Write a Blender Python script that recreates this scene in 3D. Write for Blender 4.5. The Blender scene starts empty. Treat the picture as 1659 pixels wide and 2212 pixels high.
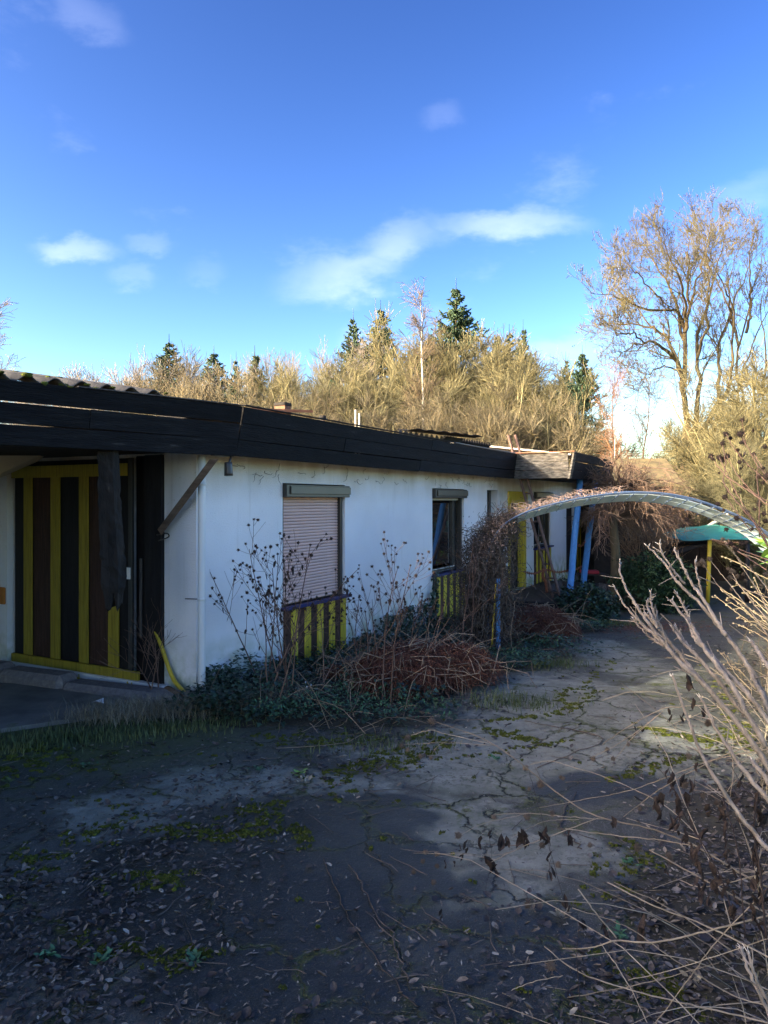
import bpy, math, random
import numpy as np
from mathutils import Vector, Matrix
random.seed(7)
RNG = np.random.default_rng(11)
SC = bpy.context.scene
COL = SC.collection

# ------------------------------------------------------------------ camera, sky, sun, exposure
F = 1598.0          # focal length in units of a 1659 x 2212 frame
H = 1.8             # eye height
HV = 1080.0         # horizon row
cam_d = bpy.data.cameras.new('camera')
cam = bpy.data.objects.new('camera', cam_d)
COL.objects.link(cam)
cam_d.sensor_fit = 'VERTICAL'
cam_d.sensor_height = 36.0
cam_d.lens = 36.0 * F / 2212.0
cam_d.shift_y = -(1106.0 - HV) / 2212.0
cam_d.clip_start = 0.05
cam_d.clip_end = 3000
cam.location = (0, 0, H)
cam.rotation_euler = (math.radians(90), 0, 0)
SC.camera = cam

SUN_EL = math.radians(25.0)
SUN_TO = Vector((-0.916, -0.396, 0)).normalized() * math.cos(SUN_EL) + Vector((0, 0, math.sin(SUN_EL)))

world = bpy.data.worlds.new('World')
SC.world = world
world.use_nodes = True
nt = world.node_tree
for n in list(nt.nodes):
    nt.nodes.remove(n)
def wn(t, **k):
    n = nt.nodes.new(t)
    for a, b in k.items():
        setattr(n, a, b)
    return n
def wl(a, b): nt.links.new(a, b)
def wmath(op, a, b=None, c=None, clamp=False):
    n = wn('ShaderNodeMath', operation=op, use_clamp=clamp)
    for i, v in enumerate((a, b, c)):
        if v is None: continue
        if isinstance(v, (int, float)): n.inputs[i].default_value = v
        else: wl(v, n.inputs[i])
    return n.outputs[0]
sky = wn('ShaderNodeTexSky', sky_type='NISHITA', sun_disc=False)
sky.sun_elevation = SUN_EL
sky.sun_rotation = math.atan2(SUN_TO.x, SUN_TO.y)
sky.altitude = 300
sky.air_density = 1.0
sky.dust_density = 2.2
sky.ozone_density = 2.0
hs = wn('ShaderNodeHueSaturation')
hs.inputs['Hue'].default_value = 0.51
hs.inputs['Saturation'].default_value = 1.14
hs.inputs['Value'].default_value = 1.0
wl(sky.outputs[0], hs.inputs['Color'])
tc = wn('ShaderNodeTexCoord')
sep = wn('ShaderNodeSeparateXYZ')
wl(tc.outputs['Generated'], sep.inputs[0])
ysafe = wmath('MAXIMUM', sep.outputs[1], 0.02)
gx = wmath('DIVIDE', sep.outputs[0], ysafe)
gz = wmath('DIVIDE', sep.outputs[2], ysafe)
cmb = wn('ShaderNodeCombineXYZ')
wl(gx, cmb.inputs[0]); wl(gz, cmb.inputs[1])
n1 = wn('ShaderNodeTexNoise'); n1.inputs['Scale'].default_value = 7.0; n1.inputs['Detail'].default_value = 8; n1.inputs['Roughness'].default_value = 0.6
mp = wn('ShaderNodeMapping'); mp.inputs['Scale'].default_value = (1, 2.0, 1)
wl(cmb.outputs[0], mp.inputs[0]); wl(mp.outputs[0], n1.inputs['Vector'])
n2 = wn('ShaderNodeTexNoise'); n2.inputs['Scale'].default_value = 4.0; n2.inputs['Detail'].default_value = 6
wl(cmb.outputs[0], n2.inputs['Vector'])
dx = wmath('MULTIPLY', wmath('SUBTRACT', n2.outputs['Fac'], 0.5), 0.2)
px = wmath('ADD', gx, dx)
pz = wmath('ADD', gz, wmath('MULTIPLY', wmath('SUBTRACT', n1.outputs['Fac'], 0.5), 0.11))
acc = None
# clouds: (column, row, half width, half height, tilt, strength)
for (cu, cv, ru, rv, tilt, st) in [(760, 590, 180, 68, 0.25, .34), (870, 530, 140, 55, .3, .28), (1085, 485, 175, 55, 0.0, .36), (155, 545, 100, 42, -0.05, .34),
                                   (270, 598, 60, 36, 0.1, .12), (285, 530, 50, 30, 0, .12), (190, 30, 150, 60, -.3, .10), (940, 245, 60, 45, 0, .07),
                                   (1230, 755, 170, 55, 0, .22), (1640, 425, 120, 65, .5, .13), (1560, 900, 330, 130, 0, .16), (760, 760, 60, 70, .2, .25), (420, 590, 70, 30, 0, .06)]:
    x0 = (cu - 829.5) / F; z0 = (HV - cv) / F; rx = ru / F; rz = rv / F
    ddx = wmath('SUBTRACT', px, x0); ddz = wmath('SUBTRACT', pz, z0)
    ct, stt = math.cos(tilt), math.sin(tilt)
    a = wmath('ADD', wmath('MULTIPLY', ddx, ct / rx), wmath('MULTIPLY', ddz, stt / rx))
    b = wmath('ADD', wmath('MULTIPLY', ddx, -stt / rz), wmath('MULTIPLY', ddz, ct / rz))
    r = wmath('SQRT', wmath('ADD', wmath('MULTIPLY', a, a), wmath('MULTIPLY', b, b)))
    m = wn('ShaderNodeMapRange', interpolation_type='SMOOTHERSTEP')
    wl(r, m.inputs[0]); m.inputs[1].default_value = 1.15; m.inputs[2].default_value = 0.1; m.inputs[3].default_value = 0.0; m.inputs[4].default_value = st
    acc = m.outputs[0] if acc is None else wmath('MAXIMUM', acc, m.outputs[0])
fr = wn('ShaderNodeMapRange'); wl(sep.outputs[1], fr.inputs[0]); fr.inputs[1].default_value = 0.05; fr.inputs[2].default_value = 0.2
cl = wmath('MULTIPLY', acc, fr.outputs[0])
cl = wmath('MULTIPLY', cl, wmath('ADD', wmath('MULTIPLY', n1.outputs['Fac'], 1.7), -0.1))
n3 = wn('ShaderNodeTexNoise'); n3.inputs['Scale'].default_value = 2.3; n3.inputs['Detail'].default_value = 7; n3.inputs['Roughness'].default_value = .6  # scattered clouds over the whole dome, added to whiten the shade
mp3 = wn('ShaderNodeMapping'); mp3.inputs['Scale'].default_value = (1, 1, 2.2); mp3.inputs['Location'].default_value = (3.1, 1.7, .4)
wl(tc.outputs['Generated'], mp3.inputs[0]); wl(mp3.outputs[0], n3.inputs['Vector'])
sc3 = wn('ShaderNodeMapRange', interpolation_type='SMOOTHSTEP'); wl(n3.outputs['Fac'], sc3.inputs[0]); sc3.inputs[1].default_value = .58; sc3.inputs[2].default_value = .85; sc3.inputs[3].default_value = 0; sc3.inputs[4].default_value = .45
cl = wmath('MAXIMUM', cl, sc3.outputs[0])
mixw = wn('ShaderNodeMixRGB'); wl(cl, mixw.inputs[0]); gm = wn('ShaderNodeGamma'); gm.inputs[1].default_value = 1.8
sc1 = wn('ShaderNodeVectorMath', operation='SCALE'); wl(hs.outputs[0], sc1.inputs[0]); sc1.inputs['Scale'].default_value = 1 / 6.0
wl(sc1.outputs[0], gm.inputs[0])
sc2 = wn('ShaderNodeVectorMath', operation='SCALE'); wl(gm.outputs[0], sc2.inputs[0]); sc2.inputs['Scale'].default_value = 8.5
tint = wn('ShaderNodeVectorMath', operation='MULTIPLY'); wl(sc2.outputs[0], tint.inputs[0]); tint.inputs[1].default_value = (1.16, 1.03, .84)
wl(tint.outputs[0], mixw.inputs[1])
mixw.inputs[2].default_value = (3.4, 3.7, 4.7, 1)
bg = wn('ShaderNodeBackground'); bg.inputs['Strength'].default_value = 0.14
wl(mixw.outputs[0], bg.inputs[0])
wo = wn('ShaderNodeOutputWorld'); wl(bg.outputs[0], wo.inputs[0])

sun_d = bpy.data.lights.new('sun', 'SUN')
sun_d.energy = 2.8
sun_d.angle = math.radians(0.53)
sun_d.color = (1.0, 0.925, 0.80)
sun = bpy.data.objects.new('sun', sun_d)
COL.objects.link(sun)
sun.rotation_euler = SUN_TO.to_track_quat('Z', 'Y').to_euler()
sun.location = (-20, -20, 20)

SC.view_settings.view_transform = 'Standard'
SC.view_settings.look = 'None'
SC.view_settings.exposure = 1.85
SC.view_settings.gamma = 1.0
SC.render.engine = 'CYCLES'
SC.cycles.max_bounces = 6
SC.cycles.use_denoising = True

# ------------------------------------------------------------------ coordinates
P0 = Vector((-1.70, 6.69, 0)); D = Vector((.471, .882, 0)).normalized(); N = Vector((D.y, -D.x, 0))
ANG = math.atan2(D.y, D.x)
def wp(s, n, z): return P0 + D * s + N * n + Vector((0, 0, z))
def sn(x, y):
    r = Vector((x, y, 0)) - P0
    return r.dot(D), r.dot(N)
def at(u, v, Y): return Vector(((u - 829.5) / F * Y, Y, H + (HV - v) / F * Y))
def gz_(x, y):
    """ground height"""
    y = np.asarray(y, float)
    return -np.clip((y - 7.0) * 0.045, 0, 0.3)
def gnd(u, v):
    Y = F * H / (v - HV)
    for _ in range(8):
        Y = F * (H - float(gz_(0, Y))) / (v - HV)
    return Vector(((u - 829.5) / F * Y, Y, float(gz_(0, Y))))
ZO = {1: (0.3637, 0, 768.0), 2: (.3307, 548.6, 932.6), 3: (.2976, 877.8, 905.2), 4: (.2725, 1206.9, 932.6), 6: (.4048, 987.5, 411.5),
      8: (.504, 822.9, 1371.5), 9: (.1736, 1371.5, 877.8), 10: (.2394, 1261.8, 1206.9)}
def zc(k, x, y):
    s, a, b = ZO[k]
    return a + s * x, b + s * y

# ------------------------------------------------------------------ materials
MATS = {}
def nodemat(name):
    m = bpy.data.materials.new(name); m.use_nodes = True
    t = m.node_tree; t.nodes.clear()
    out = t.nodes.new('ShaderNodeOutputMaterial'); b = t.nodes.new('ShaderNodeBsdfPrincipled')
    t.links.new(b.outputs[0], out.inputs[0])
    MATS[name] = m
    return m, t, b
def rgba(c): return (c[0], c[1], c[2], 1)
def mat(name, c1, c2=None, scale=8.0, rough=.8, bump=0.0, stretch=(1, 1, 1), c3=None, detail=6, bscale=None, metal=0.0, lo=.35, hi=.65, rnd=0.0, spec=.3, coord='Object', trans=0.0):
    m, t, b = nodemat(name)
    N_ = t.nodes; L = t.links
    tc = N_.new('ShaderNodeTexCoord'); mp = N_.new('ShaderNodeMapping'); mp.inputs['Scale'].default_value = stretch
    L.new(tc.outputs[coord], mp.inputs[0])
    no = N_.new('ShaderNodeTexNoise'); no.inputs['Scale'].default_value = scale; no.inputs['Detail'].default_value = detail; no.inputs['Roughness'].default_value = .62
    L.new(mp.outputs[0], no.inputs['Vector'])
    cr = N_.new('ShaderNodeValToRGB'); e = cr.color_ramp.elements
    e[0].position = lo; e[0].color = rgba(c1); e[1].position = hi; e[1].color = rgba(c2 or c1)
    if c3:
        x = e.new(min(.99, hi + .12)); x.color = rgba(c3)
    L.new(no.outputs['Fac'], cr.inputs[0])
    col = cr.outputs[0]
    if rnd:
        at_ = N_.new('ShaderNodeAttribute'); at_.attribute_name = 'rnd'
        oi = N_.new('ShaderNodeObjectInfo')
        ad = N_.new('ShaderNodeMath'); ad.operation = 'ADD'; L.new(at_.outputs['Fac'], ad.inputs[0]); L.new(oi.outputs['Random'], ad.inputs[1])
        fr = N_.new('ShaderNodeMath'); fr.operation = 'FRACT'; L.new(ad.outputs[0], fr.inputs[0])
        mr = N_.new('ShaderNodeMapRange'); L.new(fr.outputs[0], mr.inputs[0]); mr.inputs[3].default_value = 1 - rnd; mr.inputs[4].default_value = 1 + rnd
        mx = N_.new('ShaderNodeVectorMath'); mx.operation = 'SCALE'; L.new(col, mx.inputs[0]); L.new(mr.outputs[0], mx.inputs['Scale'])
        col = mx.outputs[0]
    L.new(col, b.inputs['Base Color'])
    b.inputs['Roughness'].default_value = rough; b.inputs['Metallic'].default_value = metal; b.inputs['Specular IOR Level'].default_value = spec
    if bump:
        n2 = N_.new('ShaderNodeTexNoise'); n2.inputs['Scale'].default_value = bscale or scale * 4; n2.inputs['Detail'].default_value = 5
        L.new(mp.outputs[0], n2.inputs['Vector'])
        bp = N_.new('ShaderNodeBump'); bp.inputs['Strength'].default_value = bump; bp.inputs['Distance'].default_value = .01
        L.new(n2.outputs['Fac'], bp.inputs['Height']); L.new(bp.outputs[0], b.inputs['Normal'])
    return m

M_fascia = mat('charred_board', (.006, .0065, .008), (.013, .0135, .015), 3, .75, .8, (1, 1, 9), (.06, .058, .055), bscale=14, lo=.4, hi=.64, rnd=.35, spec=.16)
M_fascia_grey = mat('weathered_board', (.035, .033, .03), (.17, .155, .13), 3, .75, .8, (3, 3, 14), (.30, .275, .24), bscale=16, lo=.35, hi=.6, rnd=.2)
M_yellow = mat('yellow_paint', (.40, .28, .02), (.64, .48, .04), 3, .6, .6, (15, 15, .8), (.70, .56, .10), lo=.28, hi=.55, bscale=6, rnd=.08)
M_yellow_shade = mat('shaded_yellow_paint', (.20, .145, .018), (.38, .29, .03), 3, .6, .6, (15, 15, .8), (.13, .09, .02), lo=.28, hi=.6, bscale=6, rnd=.08)  # darker copy of the yellow paint, porch shade put into its colour
M_brown = mat('brown_paint', (.035, .017, .012), (.075, .036, .024), 4, .65, .6, (15, 15, .8), rnd=.12)
M_black = mat('black_board', (.008, .007, .008), (.016, .014, .015), 5, .6, .3, (4, 4, .6))
M_darkmetal = mat('dark_bronze_metal', (.035, .033, .028), (.045, .042, .036), 6, .38, 0, spec=.5)
M_bronze = mat('bronze_box', (.085, .078, .056), (.10, .09, .066), 6, .4, 0, spec=.5)
M_shutter = mat('pink_shutter', (.70, .46, .38), (.76, .52, .43), 2.5, .5, .1, (1, 1, 5), lo=.3, hi=.7, rnd=.05)
M_sill = mat('blue_sill', (.015, .02, .12), (.03, .035, .10), 9, .5, .2, c3=(.07, .06, .06))
M_white = mat('white_plaster_plain', (.60, .58, .54), (.68, .67, .64), 5, .85, .3)
M_beige = mat('beige_board', (.45, .40, .30), (.50, .45, .34), 5, .8, .1)
M_orange = mat('orange_plate', (.42, .14, .02), (.48, .18, .03), 5, .6, .1)
M_pipe = mat('white_pipe', (.66, .68, .66), (.74, .75, .72), 4, .4, .05, (1, 1, .5), c3=(.45, .50, .38))
M_hose = mat('yellow_hose', (.50, .36, .03), (.58, .42, .04), 6, .45)
M_blue = mat('blue_paint', (.06, .20, .42), (.09, .26, .52), 5, .45, .35, (6, 6, .8), c3=(.08, .17, .45), rnd=.06)
M_blue_dark = mat('blue_tube', (.05, .09, .17), (.11, .16, .24), 12, .4, .2, c3=(.12, .17, .22))
M_teal_strip = mat('pale_teal_strip', (.38, .50, .50), (.50, .58, .56), 10, .6, .2, c3=(.16, .36, .36))
M_rust = mat('rusty_iron', (.16, .05, .022), (.26, .09, .04), 20, .8, .6)
M_rustsheet = mat('rusty_sheet', (.24, .10, .05), (.34, .16, .09), 5, .7, .3)
M_brick = mat('chimney_brick', (.16, .08, .05), (.25, .14, .09), 12, .9, .5)
M_ladder = mat('old_ladder_metal', (.10, .06, .045), (.17, .10, .07), 14, .6, .4)
M_corr = mat('corrugated_cement', (.07, .068, .062), (.13, .12, .11), 6, .9, .5, c3=(.10, .12, .03))
M_tar = mat('tarred_sheet', (.012, .012, .012), (.035, .032, .03), 6, .85, .5)
M_feltpale = mat('pale_roof_felt', (.42, .38, .33), (.55, .50, .44), 3, .8, .3)
M_bark = mat('bark', (.055, .042, .028), (.12, .095, .05), 3, .9, .6, (1, 1, .4), c3=(.20, .18, .06))
M_barkbrown = mat('young_bark', (.13, .075, .04), (.22, .13, .07), 8, .85, .3, (1, 1, .3))
M_birchbark = mat('birch_bark', (.45, .42, .36), (.62, .60, .54), 4, .8, .2, (1, 1, 3))
M_birchtwig = mat('birch_twig', (.10, .08, .055), (.17, .135, .09), 1.5, .8, rnd=.3)
M_willow = mat('willow_twig', (.10, .094, .048), (.215, .198, .105), 1.6, .8, rnd=.55)
M_willowbark = mat('willow_bark', (.16, .148, .075), (.30, .28, .155), 1.5, .85)
M_tan = mat('tan_twig', (.105, .09, .055), (.20, .175, .11), 1.6, .8, rnd=.5)
M_greytwig = mat('grey_twig', (.16, .145, .13), (.25, .225, .20), .6, .85, rnd=.3)
M_ashtwig = mat('ash_twig', (.085, .077, .038), (.17, .152, .075), 1.5, .85, rnd=.25)
M_seed = mat('seed_cluster', (.035, .025, .02), (.07, .05, .04), 5, .9, rnd=.3)
M_spruce = mat('spruce_needles', (.025, .052, .030), (.06, .10, .052), 1.2, .7, rnd=.45)
M_pine = mat('pine_needles', (.05, .085, .04), (.10, .15, .065), 1.2, .7, rnd=.4)
M_redtwig = mat('red_twig', (.20, .10, .055), (.34, .19, .10), 2, .75, rnd=.35)
M_weepbrown = mat('weeping_twig', (.13, .085, .06), (.22, .15, .10), 2, .8, rnd=.3)
M_redlit = mat('sunlit_red_twig', (.26, .135, .07), (.42, .27, .14), 1.2, .75, rnd=.35)  # sunlit version of the reddish twigs, sun put into the colour
M_yew = mat('yew_needles', (.012, .032, .014), (.030, .065, .024), 3, .7, rnd=.4)
M_ivy = mat('ivy_leaf', (.012, .030, .016), (.032, .065, .032), 6, .42, rnd=.5, spec=.5)
M_herb = mat('green_herb', (.035, .095, .045), (.075, .17, .075), 5, .6, rnd=.4)
M_grass = mat('grass_blade', (.045, .07, .022), (.12, .14, .05), 2, .7, rnd=.4)
M_strawgrass = mat('straw_grass', (.16, .14, .09), (.30, .26, .17), 2, .8, rnd=.4)
M_moss = mat('moss', (.045, .06, .008), (.12, .135, .014), 20, .95, .9, bscale=180, rnd=.4)
M_mossdull = mat('dull_moss', (.04, .055, .008), (.08, .10, .014), 20, .95, .9, bscale=180)
M_leaf = mat('dead_leaf', (.065, .055, .042), (.18, .155, .12), 30, .62, .2, rnd=.55, spec=.4)
M_leafwet = mat('wet_leaf', (.026, .022, .017), (.07, .058, .046), 30, .5, .2, rnd=.6, spec=.4)
M_leafpale = mat('pale_dead_leaf', (.24, .215, .16), (.38, .35, .27), 30, .6, .2, rnd=.3)
M_leafdark = mat('shrivelled_leaf', (.020, .014, .012), (.05, .035, .028), 40, .8, .5, rnd=.3)
M_weed = mat('dead_weed_stem', (.10, .055, .04), (.19, .12, .085), 6, .8, .2, (1, 1, .3), rnd=.25)
M_burr = mat('burr_head', (.035, .022, .018), (.075, .05, .038), 60, .95, 1.0, bscale=200, rnd=.3)
M_burrpale = mat('pale_burr_head', (.12, .09, .065), (.24, .19, .145), 60, .95, 1.0, bscale=200, rnd=.3)
M_burrstraw = mat('straw_burr_head', (.42, .34, .20), (.55, .45, .28), 60, .95, .6, rnd=.2)
M_woody = mat('grey_woody_stalk', (.15, .128, .10), (.31, .27, .225), 22, .9, 1.0, (1, 1, .25), bscale=90, c3=(.42, .39, .33), rnd=.12)
M_straw = mat('straw_stem', (.17, .14, .095), (.34, .28, .20), 8, .7, .2, rnd=.3)
M_strawlit = mat('sunlit_straw_stem', (.28, .225, .12), (.42, .34, .19), 8, .7, .2, rnd=.25)  # lighter copy of the straw stem, sunlight put into its colour
M_fern = mat('dead_fern', (.09, .034, .02), (.18, .08, .048), 6, .85, rnd=.45)
M_fernpale = mat('pale_stalk', (.17, .12, .08), (.32, .24, .16), 6, .8, rnd=.3)
M_vine = mat('vine_strand', (.06, .050, .04), (.13, .105, .082), 6, .85, rnd=.4)
M_vineleaf = mat('vine_leaf', (.035, .027, .022), (.09, .062, .05), 10, .85, rnd=.5)
M_vinelit = mat('sunlit_vine', (.20, .14, .11), (.34, .25, .20), 10, .8, rnd=.4)  # lighter copy of the vine for the arch top, sunlight put into its colour
M_granite = mat('granite', (.15, .135, .13), (.24, .215, .20), 25, .85, .6, c3=(.30, .27, .25))
M_soil = mat('dark_soil', (.020, .020, .014), (.050, .048, .034), 8, .95, .9)
M_deck = mat('deck_wood', (.035, .025, .018), (.075, .055, .04), 4, .7, .5, (1, 6, 6))
M_log = mat('planter_log', (.06, .05, .045), (.13, .115, .10), 4, .85, .6, (6, 6, 1), c3=(.17, .19, .17))
M_teal = mat('teal_canopy', (.03, .27, .20), (.045, .33, .26), 3, .6, .2, c3=(.08, .40, .35))
M_tarp = mat('black_tarp', (.006, .006, .008), (.012, .012, .014), 4, .4, .3)
M_mossroof = mat('mossy_roof', (.10, .085, .05), (.20, .16, .08), 6, .95, .6, c3=(.16, .17, .05))
M_darkwood = mat('dark_wood', (.025, .018, .014), (.05, .035, .025), 5, .8, .4)
M_brace = mat('bare_brace_wood', (.09, .06, .04), (.17, .12, .085), 5, .8, .3, (1, 1, 6))
M_red = mat('red_plastic', (.45, .03, .04), (.5, .05, .05), 5, .5)
M_laurel = mat('laurel_leaf', (.10, .22, .03), (.20, .36, .05), 4, .4, rnd=.3, spec=.5)
M_litter = mat('white_litter', (.70, .72, .74), (.8, .8, .8), 5, .6)
M_pole = mat('pale_pole', (.50, .46, .38), (.62, .57, .48), 6, .7, .3)
M_interior = mat('dark_interior', (.02, .018, .016), (.03, .028, .025), 3, .9)
M_curtain = mat('curtain', (.20, .05, .04), (.25, .06, .05), 3, .9)
M_seal = mat('pale_seal', (.55, .56, .50), (.6, .6, .55), 5, .6)

def glass_mat():
    m, t, b = nodemat('window_glass')
    b.inputs['Base Color'].default_value = (.012, .014, .016, 1); b.inputs['Roughness'].default_value = .03
    b.inputs['Specular IOR Level'].default_value = 1.0; b.inputs['IOR'].default_value = 1.9
    b.inputs['Coat Weight'].default_value = .6
    b.inputs['Coat Roughness'].default_value = .02
    return m
M_glass = glass_mat()

def wall_mat():
    m, t, b = nodemat('roughcast_wall'); N_ = t.nodes; L = t.links
    tc = N_.new('ShaderNodeTexCoord'); sp = N_.new('ShaderNodeSeparateXYZ'); L.new(tc.outputs['Object'], sp.inputs[0])
    def noise(sc, st=(1, 1, 1), det=6):
        mp = N_.new('ShaderNodeMapping'); mp.inputs['Scale'].default_value = st; L.new(tc.outputs['Object'], mp.inputs[0])
        n = N_.new('ShaderNodeTexNoise'); n.inputs['Scale'].default_value = sc; n.inputs['Detail'].default_value = det; L.new(mp.outputs[0], n.inputs['Vector']); return n.outputs['Fac']
    def ramp(f, a, b_, p=0., q=1.):
        r = N_.new('ShaderNodeMapRange'); L.new(f, r.inputs[0]); r.inputs[1].default_value = a; r.inputs[2].default_value = b_; r.inputs[3].default_value = p; r.inputs[4].default_value = q; return r.outputs[0]
    def mul(a, b_):
        r = N_.new('ShaderNodeMath'); r.operation = 'MULTIPLY'
        for i, v in enumerate((a, b_)):
            if isinstance(v, float): r.inputs[i].default_value = v
            else: L.new(v, r.inputs[i])
        return r.outputs[0]
    def mix(f, a, b_):
        r = N_.new('ShaderNodeMixRGB'); L.new(f, r.inputs[0])
        for i, v in ((1, a), (2, b_)):
            if isinstance(v, tuple): r.inputs[i].default_value = rgba(v)
            else: L.new(v, r.inputs[i])
        return r.outputs[0]
    c = mix(ramp(noise(1.2), .35, .65), (.79, .775, .765), (.86, .85, .845))
    # grime below the eaves, thin runs
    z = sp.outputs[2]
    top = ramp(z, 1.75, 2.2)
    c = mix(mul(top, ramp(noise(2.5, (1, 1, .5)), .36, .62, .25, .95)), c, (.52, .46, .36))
    runs = mul(mul(ramp(noise(11, (1, 1, .07)), .60, .74), ramp(z, .6, 2.1)), .45)
    c = mix(runs, c, (.42, .38, .31))
    specks = mul(mul(ramp(noise(55, (1, 1, .45), 3), .66, .72), ramp(z, .9, 2.2)), .55)
    c = mix(specks, c, (.34, .28, .20))
    low = mul(ramp(z, .55, .0), ramp(noise(6), .36, .60))
    c = mix(low, c, (.33, .37, .18))
    L.new(c, b.inputs['Base Color']); b.inputs['Roughness'].default_value = .9; b.inputs['Specular IOR Level'].default_value = .15
    bp = N_.new('ShaderNodeBump'); bp.inputs['Strength'].default_value = .9; bp.inputs['Distance'].default_value = .008
    L.new(noise(75, (1, 1, 1), 4), bp.inputs['Height']); L.new(bp.outputs[0], b.inputs['Normal'])
    return m
M_wall = wall_mat()

def asphalt_mat():
    m, t, b = nodemat('worn_asphalt'); N_ = t.nodes; L = t.links
    geo = N_.new('ShaderNodeNewGeometry'); pos = geo.outputs['Position']
    sp = N_.new('ShaderNodeSeparateXYZ'); L.new(pos, sp.inputs[0])
    def noise(sc, det=6, rough=.6, off=0):
        mp = N_.new('ShaderNodeMapping'); mp.inputs['Location'].default_value = (off, off * 1.7, 0); L.new(pos, mp.inputs[0])
        n = N_.new('ShaderNodeTexNoise'); n.inputs['Scale'].default_value = sc; n.inputs['Detail'].default_value = det; n.inputs['Roughness'].default_value = rough; L.new(mp.outputs[0], n.inputs['Vector']); return n
    def ramp(f, a, b_, p=0., q=1., smooth=False):
        r = N_.new('ShaderNodeMapRange'); L.new(f, r.inputs[0]); r.inputs[1].default_value = a; r.inputs[2].default_value = b_; r.inputs[3].default_value = p; r.inputs[4].default_value = q
        if smooth: r.interpolation_type = 'SMOOTHSTEP'
        return r.outputs[0]
    def mt(op, a, b_=None, clamp=False):
        r = N_.new('ShaderNodeMath'); r.operation = op; r.use_clamp = clamp
        for i, v in enumerate((a, b_)):
            if v is None: continue
            if isinstance(v, (int, float)): r.inputs[i].default_value = v
            else: L.new(v, r.inputs[i])
        return r.outputs[0]
    def mix(f, a, b_):
        r = N_.new('ShaderNodeMixRGB')
        if isinstance(f, float): r.inputs[0].default_value = f
        else: L.new(f, r.inputs[0])
        for i, v in ((1, a), (2, b_)):
            if isinstance(v, tuple): r.inputs[i].default_value = rgba(v)
            else: L.new(v, r.inputs[i])
        return r.outputs[0]
    big = noise(.45, 5, .55).outputs['Fac']; mid = noise(2.2, 6, .6, 3).outputs['Fac']; fine = noise(40, 4, .7, 5).outputs['Fac']
    c = mix(ramp(mid, .35, .65), (.058, .062, .048), (.095, .100, .078))
    c = mix(ramp(fine, .3, .7, 0, .55), c, (.040, .038, .031))
    vg = N_.new('ShaderNodeTexVoronoi'); vg.inputs['Scale'].default_value = 130; L.new(pos, vg.inputs['Vector'])
    grit = mt('MULTIPLY', ramp(vg.outputs['Distance'], .42, .2), .55)
    sg = N_.new('ShaderNodeSeparateColor'); L.new(vg.outputs['Color'], sg.inputs[0])
    grit = mt('MULTIPLY', grit, ramp(sg.outputs[0], .35, .8))
    c = mix(grit, c, (.21, .20, .17))
    # pale worn cement patches: ellipses with ragged edges
    wob = mt('MULTIPLY', mt('SUBTRACT', noise(2.6, 7, .65, 9).outputs['Fac'], .5), 2.1)
    def blobs(lst, edge=.18):
        acc = None
        for (u, v, rx, ry) in lst:
            g = gnd(u, v)
            dx = mt('DIVIDE', mt('SUBTRACT', sp.outputs[0], g.x), rx); dy = mt('DIVIDE', mt('SUBTRACT', sp.outputs[1], g.y), ry)
            r = mt('SQRT', mt('ADD', mt('MULTIPLY', dx, dx), mt('MULTIPLY', dy, dy)))
            r = mt('ADD', r, wob)
            k = ramp(r, 1.0 + edge, 1.0 - edge)
            acc = k if acc is None else mt('MAXIMUM', acc, k)
        return acc
    pale = blobs([(900, 1800, .62, .55), (1060, 1640, .9, .6), (600, 1700, .8, .35), (1150, 1840, .45, .25), (1000, 1920, .35, .3), (900, 2060, .3, .18), (1250, 1600, 1.2, .8), (1500, 1640, .9, .7), (1200, 1500, .8, 1.0), (1330, 1420, .5, 1.4), (260, 1760, .4, .3)])
    c = mix(mt('MULTIPLY', pale, .9), c, mix(ramp(noise(5, 5, .6, 11).outputs['Fac'], .35, .65), (.155, .165, .125), (.265, .275, .215)))
    speck = mt('MULTIPLY', ramp(noise(14, 6, .7, 71).outputs['Fac'], .54, .64), ramp(noise(1.1, 4, .6, 81).outputs['Fac'], .46, .60))
    c = mix(mt('MULTIPLY', speck, .75), c, (.05, .055, .018))
    dirt = mt('MULTIPLY', ramp(noise(22, 6, .75, 91).outputs['Fac'], .52, .62), ramp(noise(.8, 4, .6, 95).outputs['Fac'], .40, .62))
    c = mix(mt('MULTIPLY', dirt, .7), c, (.022, .019, .015))
    green = mt('MULTIPLY', ramp(noise(1.3, 6, .65, 21).outputs['Fac'], .50, .70), .5)
    c = mix(green, c, (.075, .085, .045))
    leftgreen = blobs([(60, 1560, 1.3, .9), (200, 1600, 1.0, .6)], .5)
    c = mix(mt('MULTIPLY', leftgreen, .7), c, (.07, .085, .02))
    wet = blobs([(680, 1770, .75, .38), (740, 1900, .7, .5), (540, 1960, 1.0, .55), (850, 1730, .25, .12), (1080, 2050, .5, .3), (420, 1880, .6, .4), (760, 2130, .8, .3), (1320, 1700, .5, .25)])
    c = mix(mt('MULTIPLY', wet, .85), c, (.021, .024, .020))
    # cracks
    dist = noise(3.5, 5, .6, 31)
    vm = N_.new('ShaderNodeVectorMath'); vm.operation = 'SCALE'; L.new(dist.outputs['Color'], vm.inputs[0]); vm.inputs['Scale'].default_value = .38
    va = N_.new('ShaderNodeVectorMath'); va.operation = 'ADD'; L.new(pos, va.inputs[0]); L.new(vm.outputs[0], va.inputs[1])
    vo = N_.new('ShaderNodeTexVoronoi'); vo.feature = 'DISTANCE_TO_EDGE'; vo.inputs['Scale'].default_value = 1.5; L.new(va.outputs[0], vo.inputs['Vector'])
    crack = mt('MULTIPLY', ramp(vo.outputs['Distance'], .016, .002), ramp(noise(.9, 3, .5, 41).outputs['Fac'], .38, .55))
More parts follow.
